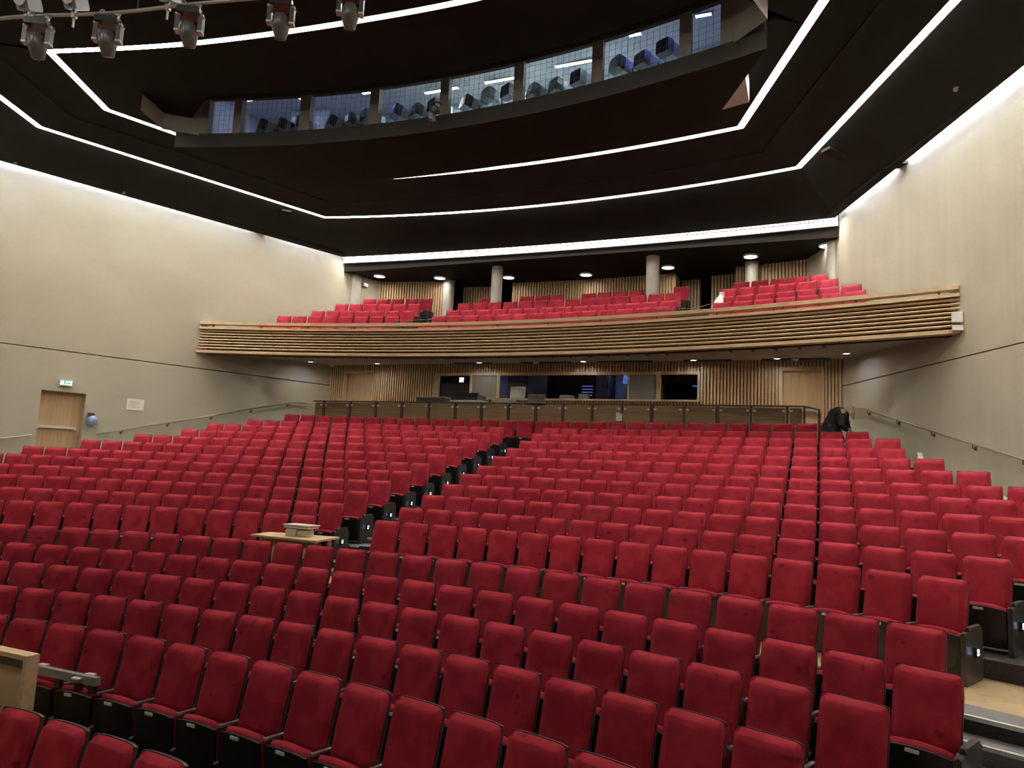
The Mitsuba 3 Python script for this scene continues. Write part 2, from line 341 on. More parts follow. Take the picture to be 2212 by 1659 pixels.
def shell(w, h, t, nx, nz, bend, corner=0.05):
    u = np.linspace(-1, 1, nx); v = np.linspace(-1, 1, nz); U, V = np.meshgrid(u, v)
    X = w / 2 * U * (1 - corner * np.abs(V) ** 10); Z = h / 2 * (1 + V * (1 - corner * 0.5 * np.abs(U) ** 10))
    A = np.stack([X, -bend * U * U, Z], -1); B = A + [0, t, 0]
    f = []; n = nx * nz
    for j in range(nz - 1):
        for i in range(nx - 1):
            a, b, c, d = j * nx + i, j * nx + i + 1, (j + 1) * nx + i + 1, (j + 1) * nx + i
            f += [(a, b, c), (a, c, d), (n + a, n + c, n + b), (n + a, n + d, n + c)]
    ring = [*range(nx), *[j * nx + nx - 1 for j in range(1, nz)], *[(nz - 1) * nx + i for i in range(nx - 2, -1, -1)], *[j * nx for j in range(nz - 2, 0, -1)]]
    for a, b in zip(ring, ring[1:] + ring[:1]): f += [(a, n + a, b), (b, n + a, n + b)]
    return trimesh.Trimesh(np.vstack([A.reshape(-1, 3), B.reshape(-1, 3)]), np.array(f), process=False)
LEAN = -math.radians(13)
def lean(m, y, z, a): return move(m, y=y, z=z, rx=a)
BW, BH = 0.475, 0.60
_dz = SEAT_H - BH * math.cos(LEAN)
back_y = -BH * math.sin(-LEAN)
seat_parts = {
    'backrest': (lean(pad(BW, BH, 0.085, 11, 11, 0.035), back_y, _dz, LEAN), 'velvet', True),
    'backrest__shell': (lean(shell(BW + 0.006, BH + 0.008, 0.030, 9, 5, 0.035), back_y + 0.002, _dz - 0.003, LEAN), 'black_satin', 30),
    'seat': (lean(pad(0.445, 0.40, 0.0, 9, 5, 0.0), -0.30, 0.11, 0), 'velvet', True),
    'seat__pan': (None, 'black_plastic', 30),
    'number_plate': (None, 'plate_white', False),
    'armrest': (None, 'arm_grey', False),
    'stand': (None, 'black_plastic', False),
}
# folded seat: a wedge-shaped red cushion whose rounded upper edge shows over the black pan
def folded_cushion():
    n = 11; u = np.linspace(-1, 1, n); prof = [(0.02, 0.0), (0.015, 0.34), (0.0, 0.375), (-0.03, 0.395), (-0.062, 0.392), (-0.085, 0.372), (-0.09, 0.34), (-0.09, 0.0)]
    k = len(prof); v = []
    for s in u:
        e = 1 - 0.30 * abs(s) ** 8
        bow = -0.028 * (1 - s * s)
        for (y, z) in prof: v.append((0.222 * s, (y + 0.035) * e - 0.035 + bow, 0.36 * 0 + z - 0.035 * s * s * (z > 0.3)))
    f = []
    for i in range(n - 1):
        for j in range(k - 1):
            a, b = i * k + j, i * k + j + 1
            f += [(a, b, b + k), (a, b + k, a + k)]
    for j in range(1, k - 1): f += [(0, j, j + 1), ((n - 1) * k, (n - 1) * k + j + 1, (n - 1) * k + j)]
    m = trimesh.Trimesh(np.array(v), np.array(f), process=False); m.fix_normals(); return m
seat_parts['seat'] = (lean(folded_cushion(), -0.205, 0.115, math.radians(5)), 'velvet', 40)
def pan_mesh():
    n = 9; u = np.linspace(-1, 1, n); v = []
    for s in u:
        bow = -0.030 * (1 - s * s); top = 0.365 - 0.032 * s * s
        for (y, z) in ((0.0, -0.06), (-0.022, -0.06), (-0.030, 0.15), (-0.024, top), (0.0, top)): v.append((0.232 * s, y + bow, z))
    k = 5; f = []
    for i in range(n - 1):
        for j in range(k):
            a, b = i * k + j, i * k + (j + 1) % k
            f += [(a, b, b + k), (a, b + k, a + k)]
    for j in range(1, k - 1): f += [(0, j, j + 1), ((n - 1) * k, (n - 1) * k + j + 1, (n - 1) * k + j)]
    m = trimesh.Trimesh(np.array(v), np.array(f), process=False); m.fix_normals(); return m
seat_parts['seat__pan'] = (lean(pan_mesh(), -0.30, 0.115, math.radians(5)), 'black_plastic', 30)
plate = chamfer_box(0.095, 0.010, 0.026, 0.003)
seat_parts['number_plate'] = (lean(move(plate, -0.015, -0.058, 0.338), -0.30, 0.115, math.radians(5)), 'plate_white', False)
arm = cat([move(chamfer_box(0.036, 0.27, 0.022, 0.006), PITCH_S / 2, -0.20, 0.47, rx=math.radians(-4)), move(chamfer_box(0.030, 0.13, 0.016, 0.004), PITCH_S / 2, -0.29, 0.185)])
seat_parts['armrest'] = (arm, 'arm_grey', False)
stand = cat([move(box(-0.012, 0.012, -0.27, -0.02, 0.18, 0.46), PITCH_S / 2), move(box(-0.02, 0.02, -0.33, 0.0, 0.0, 0.175), PITCH_S / 2),
             lean(box(-0.235, 0.235, -0.03, 0.0, -0.02, 0.34), -0.12, 0.06, LEAN)])
seat_parts['stand'] = (stand, 'black_plastic', False)
model = {'type': 'shapegroup'}
for k, (m, b, s) in seat_parts.items(): model[k] = mikit.ply(m, b, smooth=s)
scene['seat_model'] = model

def seat_place(r, s):
    th = s * r['step'] / r['R']
    x = r['xc'] + r['R'] * math.sin(th); y = r['apex'] - r['R'] * (1 - math.cos(th))
    return np.array([x, y, r['floor'] + TILT * x]), th
def seat_to_world(pos, th, rot=0.0): return T().translate(pos.tolist()).rotate([0, 0, 1], -math.degrees(th) + rot)
end_panel_mesh = cat([move(chamfer_box(0.05, 0.50, 0.50, 0.02), 0, -0.20, 0.25), move(chamfer_box(0.05, 0.34, 0.10, 0.03), 0, -0.16, 0.49)])
light_hood = move(chamfer_box(0.035, 0.055, 0.10, 0.008), 0.038, -0.22, 0.30)
light_lens = cat([move(box(0, 0.006, -0.026, 0.026, 0, 0.018), 0.0585, -0.22, 0.275), move(box(0, 0.006, -0.022, 0.022, 0, 0.028), 0.0585, -0.22, 0.305)])
WORDS8 = ['first', 'second', 'third', 'fourth', 'fifth', 'sixth', 'seventh', 'eighth']
def ordinal(n): return f"{n}{'th' if 10 <= n % 100 <= 20 else {1: 'st', 2: 'nd', 3: 'rd'}.get(n % 10, 'th')}"
cand = []
for r in ROWS:
    for s in r['spots']:
        pos, th = seat_place(r, s)
        u, v = px(pos + [0, 0, SEAT_H]); u2, v2 = px(pos + [0, 0, 0.5])
        if -50 < u < 2262 and v < 1690: cand.append(((pos - CAM) @ FWD, r, s, pos, th))
cand.sort(key=lambda c: c[0])
ROW_WORDS = {'M6': 'in the nearest short row below the main block', 'M5': 'in the front row of the lower block', 'M4': 'in the 2nd row of the lower block', 'M3': 'in the 3rd row of the lower block', 'M2': 'in the 4th row of the lower block', 'M1': 'in the row just before the cross aisle'}
near = cand[:300]; far = cand[300:]
for _, r, s, pos, th in sorted(near, key=lambda c: (ROWS.index(c[1]), c[2])):
    key = fresh('theatre_seat')
    scene[key] = {'type': 'instance', 'group': {'type': 'ref', 'id': 'seat_model'}, 'to_world': seat_to_world(pos, th)}
    if r['name'][0] == 'M':
        n = len([q for q in r['spots'] if q > s]) + 1
        where = f"{ordinal(n)} from the right end, {ROW_WORDS[r['name']]}"
        if r['name'] == 'M6': where = f"{ordinal(len([c for c in near if c[1] is r and c[2] < s]) + 1)} from the left, {ROW_WORDS['M6']}"
    else:
        k = int(r['name'][1:])
        n = -int(s) - 3 if s < -2 else int(s) + 2
        where = f"{ordinal(n)} {'left' if s < -2 else 'right'} of the centre aisle, {ordinal(k)} row behind the cross aisle"
    tag(key, 'red tip-up seat, ' + where, 'theatre seat', 'red theatre seats in the stalls')
tag('distant_theatre_seats', 'rows of small red tip-up seats at the back of the stalls', 'theatre seats', kind='stuff')
for i, (_, r, s, pos, th) in enumerate(far):
    scene[f'distant_theatre_seats__{i+1:03d}'] = {'type': 'instance', 'group': {'type': 'ref', 'id': 'seat_model'}, 'to_world': seat_to_world(pos, th)}
# end panels with aisle lights
def panel_at(r, s, side, words, emit=True):
    pos, th = seat_place(r, s + side * 0.56)
    key = fresh('seat_end_panel'); tw = seat_to_world(pos, th).matrix
    fl = lambda m: trimesh.Trimesh((np.c_[m.vertices * [side, 1, 1], np.ones(len(m.vertices))] @ np.array(tw).T)[:, :3], m.faces[:, ::-1] if side < 0 else m.faces, process=False)
    put(key + '__panel', fl(end_panel_mesh), 'black_satin')
    put(key + '__light_hood', fl(light_hood), 'black_plastic')
    lit(fl(light_lens), (3.2, 5.2, 8.0), key + '__lens')
    tag(key, 'black end panel with lit aisle lamp, ' + words, 'end panel', 'end panels along the aisles')
for i, r in enumerate(up_rows[:11]):
    panel_at(r, -4, 1, f'left of centre aisle, {ordinal(i+1)} row behind cross aisle')
    if i < 2: panel_at(r, up_ends[i][1], 1, f'right end of {ordinal(i+1)} row behind cross aisle')
panel_at(ROWS[4], ROWS[4]['spots'][-1], 1, 'right end of the 4th row of the lower block'.replace('the 4th', '4th'))
# dark kick boards below the first row behind the cross aisle and below the front row
for r, s0, s1 in ((up_rows[0], -19.5, -3.5), (up_rows[0], -1.5, 14.5)):
    q = [seat_place(r, s)[0] for s in np.linspace(s0, s1, 24)]; th = [seat_place(r, s)[1] for s in np.linspace(s0, s1, 24)]
    path = np.array([p + [-0.335 * math.sin(t), -0.335 * math.cos(t), 0.0] for p, t in zip(q, th)])
    k = fresh('modesty_panel')
    put(k, sweep(path, [(-0.008, 0.05), (0.008, 0.05), (0.008, 0.24), (-0.008, 0.24)]), 'black_plastic')
    tag(k, 'dark panel below the first seats behind the cross aisle, ' + ('left of' if s1 < 0 else 'right of') + ' the centre aisle', 'panel')

# ------------------------------------------------------------------ ceiling: black sails with lines of light between them
def ring(front, corner, back, sag, z, zb=None):
    """Half-symmetric ceiling edge: front-left, widest point, back-left corner, then the back arc to the right, mirrored."""
    l = [front, corner, back]; arc = arc_line(back, (-back[0], back[1]), sag, 25, z)[:, :2]
    pts = np.vstack([np.array(l[:2]), arc, np.array([(-corner[0], corner[1]), (-front[0], front[1])])])
    return np.c_[pts, np.full(len(pts), z)]
A_in = ring((-10.8, 6.6), (-11.95, 10.9), (-8.03, 20.86), 0.38, CEIL_A)
A_wall = ring((-float(wall_x(6.6)) - 0.02, 6.6), (-float(wall_x(10.6)) - 0.02, 10.6), (-8.24, 21.02), 0.40, CEIL_A)
B_mid = ring((-8.55, 7.6), (-10.16, 11.17), (-7.15, 18.60), 0.80, CEIL_B)
C_mid = ring((-6.93, 9.12), (-8.02, 11.30), (-5.95, 16.42), 0.52, CEIL_C)
LW = 0.17
def offset(path, w):
    d = np.diff(path[:, :2], axis=0); d /= np.linalg.norm(d, axis=1, keepdims=True); nrm = np.stack([-d[:, 1], d[:, 0]], 1)
    nn = np.vstack([nrm[:1], nrm[:-1] + nrm[1:], nrm[-1:]]); nn /= np.linalg.norm(nn, axis=1, keepdims=True)
    sc = np.ones(len(path)); sc[1:-1] = 1 / np.maximum(np.einsum('ij,ij->i', nn[1:-1], nrm[1:]), 0.3)
    o = path.copy(); o[:, :2] += nn * sc[:, None] * w; return o
D_pts = np.array([(-6.93, 9.12), (-6.1, 9.33), (-5.0, 9.60), (-3.7, 9.87), (-1.5, 10.15), (0.5, 10.31), (2.1, 10.38), (3.6, 10.28), (5.4, 9.80), (6.93, 9.12)])
tt = np.linspace(0, 1, 40); D_line = np.stack([np.interp(tt, np.linspace(0, 1, 10), D_pts[:, 0]), np.interp(tt, np.linspace(0, 1, 10), D_pts[:, 1])], 1)
for _ in range(6): D_line[1:-1] = 0.25 * D_line[:-2] + 0.5 * D_line[1:-1] + 0.25 * D_line[2:]
D_line = np.c_[D_line, np.full(40, CEIL_C)]
ck = put('ceiling', down(sheet(np.array([-13.5, 13.5]), np.array([-1.5, -1.5]), np.array([12.6, 12.6]), np.array([-13.5, 13.5]), np.array([21.3, 21.3]), np.array([12.6, 12.6]))), 'ceiling_black')
tag(ck, 'black ceiling of stepped panels with lines of light between them', kind='structure')
put('ceiling__panel', down(loft(A_in, offset(B_mid, LW / 2))), 'ceiling_black')
put('ceiling__panel', down(loft(offset(B_mid, -LW / 2), offset(C_mid, LW / 2))), 'ceiling_black')
# between the groove-like black joints: a shallow dark batten running round between the two lines of light
groove = ring((-7.9, 8.3), (-9.15, 11.2), (-6.45, 17.75), 0.72, 10.885)
put('ceiling__joint', sweep(groove, [(-0.12, 0.0), (0.12, 0.0), (0.12, 0.05), (-0.12, 0.05)]), 'ceiling_black')
for s in (-1, 1):
    put('ceiling__joint', sweep(np.array([(s * 7.75, 17.45, 10.66), (s * 8.7, 18.35, 10.50), (s * 10.0, 18.0, 10.30)]), [(-0.14, 0.0), (0.14, 0.0), (0.14, 0.06), (-0.14, 0.06)]), 'ceiling_black')
# inside the inner line: front panel, side panels and the lighting bridge
def bridge_y(x): return 13.30 - 0.0235 * x * x
bx = np.linspace(-6.05, 6.05, 33); by = bridge_y(bx)
edge_front = np.stack([CAM[0] + (bx - CAM[0]) * 0.925, by * 0.925, np.full(33, CEIL_C)], 1)
D_in = D_line.copy(); D_in[:, 1] += 0.065
def resample(p, n):
    s = np.r_[0, np.cumsum(np.linalg.norm(np.diff(p, axis=0), axis=1))]; q = np.linspace(0, s[-1], n); return np.stack([np.interp(q, s, p[:, k]) for k in range(3)], 1)
front_panel = down(loft(resample(D_in, 33), edge_front)); put('ceiling__panel', front_panel, 'ceiling_black')
put('ceiling__panel_edge', loft(edge_front, edge_front + [0, 0, 0.9]), 'ceiling_black')
D_front = D_line.copy(); D_front[:, 1] -= 0.065
fr = np.stack([np.linspace(-12.6, 12.6, 40), np.full(40, 4.0), np.full(40, CEIL_C)], 1)
put('ceiling__panel', down(loft(fr, D_front)), 'ceiling_black')
for s in (-1, 1):
    C_l = offset(C_mid, -LW / 2) if s < 0 else offset(C_mid, -LW / 2)[::-1]
    q = [C_l[0], C_l[1], C_l[1] * 0.70 + C_l[2] * 0.30, [edge_front[0, 0] if s < 0 else edge_front[-1, 0], edge_front[0, 1] if s < 0 else edge_front[-1, 1], CEIL_C]]
    q = np.array(q); put('ceiling__panel', down(trimesh.Trimesh(q, [[0, 1, 2], [0, 2, 3]], process=False)), 'ceiling_black')
    a0 = C_l[1] * 0.70 + C_l[2] * 0.30; bk = np.array([s * 6.82, 12.45, CEIL_C]); rear = np.array([s * 5.2, 15.0, CEIL_C])
    q = np.array([a0, C_l[2], rear, bk]); put('ceiling__panel', down(trimesh.Trimesh(q, [[0, 1, 2], [0, 2, 3]], process=False)), 'ceiling_black')
    # corner strip between B line front and stage
    B_l = offset(B_mid, -LW / 2) if s < 0 else offset(B_mid, -LW / 2)[::-1]
    q = np.array([B_l[0], C_l[0] + [0, -0.1, 0], [s * 6.0, 3.9, CEIL_C], [s * 9.5, 3.9, CEIL_B]]); put('ceiling__panel', down(trimesh.Trimesh(q, [[0, 1, 2], [0, 2, 3]], process=False)), 'ceiling_black')
cx_ = np.linspace(-5.95, 5.95, 25); ci_ = arc_line((-5.95, 16.34), (5.95, 16.34), 0.52, 25, CEIL_C)
put('ceiling__panel', down(loft(ci_, np.stack([cx_ * 0.9, np.full(25, 14.9), np.full(25, CEIL_C)], 1))), 'ceiling_black')
# light lines
def line_light(key, path, w, words):
    p = np.asarray(path, float).copy(); p[:, 2] -= 0.004
    fz = fresh(key); lit(ribbon(p, w), LINE, fz); tag(fz, words, 'light line')
line_light('ceiling_light_line', B_mid, LW, 'outer bright line of light running round the black ceiling')
line_light('ceiling_light_line', C_mid, LW, 'inner bright line of light that passes behind the lighting bridge')
line_light('ceiling_light_line', D_line, 0.15, 'curved bright line of light above the hanging stage lights')
# coves along the walls
for s in (-1, 1):
    ys = np.linspace(6.8, 20.9, 30); xw = wall_x(ys)
    p = np.stack([s * (xw - 0.14), ys, np.full(30, 10.62)], 1)
    k = fresh('wall_washer_light'); lit(ribbon(p, 0.10), COVE, k)
    tag(k, f'bright cove light washing the top of the {"left" if s < 0 else "right"} concrete wall', 'cove light')
    put('ceiling__cove_lid', cat([down(loft(np.stack([s * (xw + 0.02), ys, np.full(30, 10.72)], 1), np.stack([s * (xw - 0.75), ys, np.full(30, 10.72)], 1))),
                                  loft(np.stack([s * (xw - 0.52), ys, np.full(30, 10.23)], 1), np.stack([s * (xw - 0.52), ys, np.full(30, 10.75)], 1))]), 'ceiling_black')
back_line = arc_line((-8.05, 20.93), (8.05, 20.93), 0.38, 33, CEIL_A - 0.002)
k = fresh('ceiling_light_line'); lit(ribbon(back_line, 0.17), LINE, k); tag(k, 'curved line of light along the ceiling edge in front of the balcony', 'light line')
bulk = arc_line((-8.12, 21.05), (8.12, 21.05), 0.38, 33, 10.05)
put('ceiling__bulkhead', sweep(bulk, [(0.0, 0.0), (0.10, 0.0), (0.10, 0.5), (0.0, 0.5)]), 'white_plaster')

# ---- lighting bridge: a black box with eight meshed openings, a white room behind them
WIN_Z0, WIN_Z1, BOX_Z = 10.65, 11.53, 10.30
FL = np.stack([np.linspace(-6.75, 6.75, 41), bridge_y(np.linspace(-6.75, 6.75, 41)) - 0.02, np.full(41, 0.0)], 1)
_rx = np.linspace(-5.60, 5.40, 41); REAR = np.stack([_rx, 15.05 + 0.35 * (1 - (_rx / 5.5) ** 2) - 0.02 * _rx, np.full(41, BOX_Z)], 1)
zz = lambda p, z: np.c_[p[:, :2], np.full(len(p), z)]
bk = put('lighting_bridge', cat([loft(zz(FL, BOX_Z), zz(FL, WIN_Z0)), loft(zz(FL, WIN_Z0), zz(FL + [0, 0.12, 0], WIN_Z0))]), 'fascia_black')
tag(bk, 'black lighting bridge with a row of meshed openings hung below the ceiling', 'lighting bridge')
put('lighting_bridge__underside', down(loft(zz(FL, BOX_Z), REAR)), 'ceiling_black')
put('lighting_bridge__rear', loft(REAR, zz(REAR, 11.02)), 'ceiling_black')
for s in (0, -1):
    q = np.array([[*FL[s, :2], BOX_Z], [*FL[s, :2], 11.02], [*REAR[s, :2], 11.02], REAR[s]])
    put('lighting_bridge__end_panel', trimesh.Trimesh(q, [[0, 1, 2], [0, 2, 3]], process=False), 'reveal_grey')
WINS = [(-6.01, -5.39), (-5.20, -3.72), (-3.46, -1.93), (-1.70, -0.15), (0.06, 1.64), (1.86, 3.41), (3.64, 5.19), (5.42, 5.95)]
def facet(xa, xb, za, zb, t=0.0):
    n = 5; x = np.linspace(xa, xb, n); y = bridge_y(x) + t
    return loft(np.stack([x, y, np.full(n, za)], 1), np.stack([x, y, np.full(n, zb)], 1))
def slab(xa, xb, za, zb, d):
    n = 5; x = np.linspace(xa, xb, n); y = bridge_y(x); a, b = np.stack([x, y, 0 * x], 1), np.stack([x, y + d, 0 * x], 1)
    return cat([loft(zz(a, za), zz(a, zb)), loft(zz(b, za), zz(b, zb)), loft(zz(a, za), zz(b, za)), loft(zz(a, zb), zz(b, zb)),
                loft(np.array([a[0] + [0, 0, za], a[0] + [0, 0, zb]]), np.array([b[0] + [0, 0, za], b[0] + [0, 0, zb]])), loft(np.array([a[-1] + [0, 0, za], a[-1] + [0, 0, zb]]), np.array([b[-1] + [0, 0, za], b[-1] + [0, 0, zb]]))])
put('lighting_bridge__header', cat([slab(a, b, WIN_Z1, 11.95, 0.12) for a, b in zip(np.linspace(-6.2, 6.2, 9)[:-1], np.linspace(-6.2, 6.2, 9)[1:])]), 'fascia_black')
xs_post = [(-6.2, -6.01)] + [(a[1], b[0]) for a, b in zip(WINS, WINS[1:])] + [(5.95, 6.15)]
for a, b in xs_post: put('lighting_bridge__post', slab(a, b, WIN_Z0, WIN_Z1 + 0.12, 0.15), 'reveal_grey')
for s in (-1, 1):   # returns at both ends of the recess
    p0 = np.array([s * 6.15, bridge_y(6.15), 0]); p1 = np.array([s * 6.78, bridge_y(6.15) - 0.55, 0]); p2 = np.array([s * 6.5, 11.0, 0])
    put('lighting_bridge__return', cat([loft(zz(np.array([p0, p1, p2]), BOX_Z + 0.3), zz(np.array([p0, p1, p2]), 11.95))]), 'reveal_grey')
# room behind
room_b = np.stack([np.linspace(-6.3, 6.3, 25), bridge_y(np.linspace(-6.3, 6.3, 25)) + 2.0, 0 * np.linspace(0, 1, 25)], 1); room_f = room_b - [0, 1.85, 0]
split = 9
put('lighting_bridge__back_wall', loft(zz(room_b[10:21], 10.5), zz(room_b[10:21], 12.0)), 'bridge_white')
put('lighting_bridge__back_wall', loft(zz(room_b[:11], 10.5), zz(room_b[:11], 12.0)), 'bridge_white')
put('lighting_bridge__back_wall', loft(zz(room_b[20:], 10.5), zz(room_b[20:], 12.0)), 'bridge_white')
put('lighting_bridge__ceiling', down(loft(zz(room_f, 12.0), zz(room_b, 12.0))), 'bridge_white')
put('lighting_bridge__floor', loft(zz(room_f, 10.5), zz(room_b, 10.5)), 'bridge_white')
for s in (0, -1): put('lighting_bridge__side_wall', loft(zz(np.array([room_f[s], room_b[s]]), 10.5), zz(np.array([room_f[s], room_b[s]]), 12.0)), 'bridge_white')
put('lighting_bridge__partition', slab(-5.05, -4.0, 10.5, 11.98, 0.02).apply_translation((0, 1.5, 0)), 'bridge_white')
for i, (x, L, c, y) in enumerate([(-0.8, 0.9, (95, 118, 130), 1.2), (0.8, 0.9, (105, 130, 142), 1.2), (2.6, 0.9, (140, 172, 186), 1.2), (4.1, 0.25, (120, 145, 175), 0.8), (-4.3, 0.3, (26, 34, 60), 0.9), (-5.7, 0.3, (16, 19, 34), 0.9), (-2.6, 0.3, (5, 5, 26), 0.9), (5.5, 0.3, (7, 7, 42), 0.9)]):
    k = fresh('bridge_tube_light'); lit(down(move(trimesh.Trimesh([[-L / 2, -0.05, 0], [L / 2, -0.05, 0], [L / 2, 0.05, 0], [-L / 2, 0.05, 0]], [[0, 1, 2], [0, 2, 3]], process=False), x, bridge_y(x) + y, 11.97)), c, k)
    tag(k, f'ceiling lamp inside the lighting bridge, in the {WORDS8[[4, 5, 6, 7, 2, 1, 3, 8][i] - 1]} of eight bays from the left', 'lamp')
# wire mesh in the openings
for i, (a, b) in enumerate(WINS):
    k = fresh('wire_mesh_panel'); w = 0.0055; bars = []
    n = max(2, round((b - a) / 0.125))
    for x in np.linspace(a, b, n + 1)[1:-1]: bars.append(move(box(-w / 2, w / 2, -w / 2, w / 2, WIN_Z0, WIN_Z1), x, bridge_y(x) + 0.03))
    for z in np.arange(WIN_Z0 + 0.11, WIN_Z1, 0.125):
        x0, x1 = a, b; y0, y1 = bridge_y(a) + 0.03, bridge_y(b) + 0.03
        bars.append(tube([[x0, y0, z], [(x0 + x1) / 2, bridge_y((x0 + x1) / 2) + 0.03, z], [x1, y1, z]], w / 2, 4))
    put(k, cat(bars), 'wire'); tag(k, f'wire mesh across the {WORDS8[i]} opening from the left of the lighting bridge', 'wire mesh', 'wire meshes of the lighting bridge')
# stage lanterns standing in the bridge
def lantern(x, dy, z, yaw, tilt, s, words, grey='lantern_grey'):
    k = fresh('stage_lantern'); o = dict(x=x, y=bridge_y(x) + dy, z=z, rz=yaw)
    g = lambda m: move(move(m, rx=-tilt), **o)
    body = cat([chamfer_box(0.24 * s, 0.34 * s, 0.25 * s, 0.02)]); snoot = cat([move(chamfer_box(0.27 * s, 0.17 * s, 0.26 * s, 0.03), y=-0.24 * s), move(lathe([(0, 0), (0.10 * s, 0), (0.115 * s, 0.03), (0, 0.03)]), y=-0.30 * s, rx=math.pi / 2)])
    put(k + '__body', g(body), grey); put(k + '__snoot', g(snoot), 'lantern_black')
    yoke = tube([[-0.17 * s, 0, 0], [-0.17 * s, 0, -0.22 * s], [-0.10 * s, 0, -0.30 * s], [0.10 * s, 0, -0.30 * s], [0.17 * s, 0, -0.22 * s], [0.17 * s, 0, 0]], 0.014 * s, 6)
    post = tube([[0, 0, -0.30 * s], [0, 0, -(z - 10.5)]], 0.02, 6)
    put(k + '__yoke', move(yoke, **o), 'lantern_black'); put(k + '__stand', move(post, **o), 'lantern_black')
    tag(k, words, 'stage light', 'stage lights in the lighting bridge')
li = 0
for wi, xs, zs, grey in ((1, (-4.85, -4.40, -3.95), (10.98, 11.02, 11.03), 'lantern_grey'), (2, (-3.05, -2.60, -2.15), (10.98, 11.03, 11.06), 'lantern_grey'), (3, (-1.35, -0.85, -0.40), (11.08, 11.06, 11.10), 'lantern_grey'),
                     (4, (0.45, 0.95, 1.45), (11.03, 11.16, 11.12), 'lantern_grey'), (5, (2.10, 2.60, 3.10), (10.98, 11.02, 11.06), 'lantern_grey'), (6, (4.00, 4.50, 4.95), (11.10, 11.08, 11.18), 'lantern_grey')):
    for j, (x, z) in enumerate(zip(xs, zs)):
        lantern(x, 0.62 + 0.05 * (j % 2), z, math.radians(-38 + 6 * j), math.radians(12 - 4 * j), 1.08, f'{["left", "middle", "right"][j]} stage light behind the {WORDS8[wi]} opening of the lighting bridge', grey)
# small camera hanging under the bridge
k = 'hanging_camera'
put(k + '__arm', tube([[0.05, 13.05, 10.78], [-0.06, 12.95, 10.78], [-0.08, 12.95, 10.55]], 0.025, 8), 'black_satin')
put(k + '__hood', move(lathe([(0.0, 0.0), (0.07, 0.0), (0.10, 0.06), (0.09, 0.16), (0.0, 0.18)], 16), -0.02, 12.95, 10.50, rx=0.4), 'lantern_black')
put(k + '__body', move(chamfer_box(0.10, 0.14, 0.16, 0.02), -0.10, 12.93, 10.43, rx=0.3), 'arm_grey')
put(k + '__lens', move(lathe([(0, 0), (0.035, 0), (0.04, 0.05), (0, 0.06)], 14), -0.11, 12.87, 10.31), 'lantern_black')
tag(k, 'small dark camera on a bracket hanging below the middle of the lighting bridge', 'camera')
# sprinklers and small ceiling fittings
for i, (x, y, z) in enumerate(((-11.6, 11.6, 10.27), (-10.6, 14.0, 10.27), (9.9, 14.6, 10.33), (-4.6, 15.2, 10.80))):
    k = fresh('sprinkler_head'); put(k, move(lathe([(0, 0), (0.03, 0.0), (0.045, 0.02), (0.03, 0.05), (0.05, 0.06), (0, 0.07)], 12), x, y, z - 0.06), 'arm_grey'); tag(k, ['grey ceiling fitting at the far left edge of the black ceiling', 'small ceiling fitting above the left wall light', 'small ceiling fitting above the right wall light', 'tiny fitting on the underside of the lighting bridge'][i], 'sprinkler')

# ---- curved pipe with moving-head lights, upper left
pipe = np.array([(-4.2, 4.75, 8.02), (-1.86, 5.26, 8.28), (-0.96, 5.63, 8.33), (-0.37, 5.87, 8.40), (0.42, 6.18, 8.56), (1.6, 6.75, 8.78), (3.0, 7.2, 9.0)])
tp = np.linspace(0, 1, 40); pp = np.stack([np.interp(tp, np.linspace(0, 1, 7), pipe[:, k]) for k in range(3)], 1)
for _ in range(12): pp[1:-1] = 0.25 * pp[:-2] + 0.5 * pp[1:-1] + 0.25 * pp[2:]
k = put('lighting_pipe', tube(pp, 0.024, 10), 'pipe_grey'); tag(k, 'thin grey curved pipe carrying the hanging stage lights, upper left', 'pipe')
for i, q in enumerate((pp[3], pp[20], pp[37])):
    k = put('lighting_pipe__hanger', tube([q + [0, 0, 0.02], [q[0], q[1], 10.98]], 0.012, 6), 'black_satin')
def at(u, v, dist):
    d = np.array([(u - 1106) / FOCAL, -(v - 829.5) / FOCAL, 1.0]); return CAM + dist * (d[0] * RIGHT + d[1] * UP + d[2] * FWD)
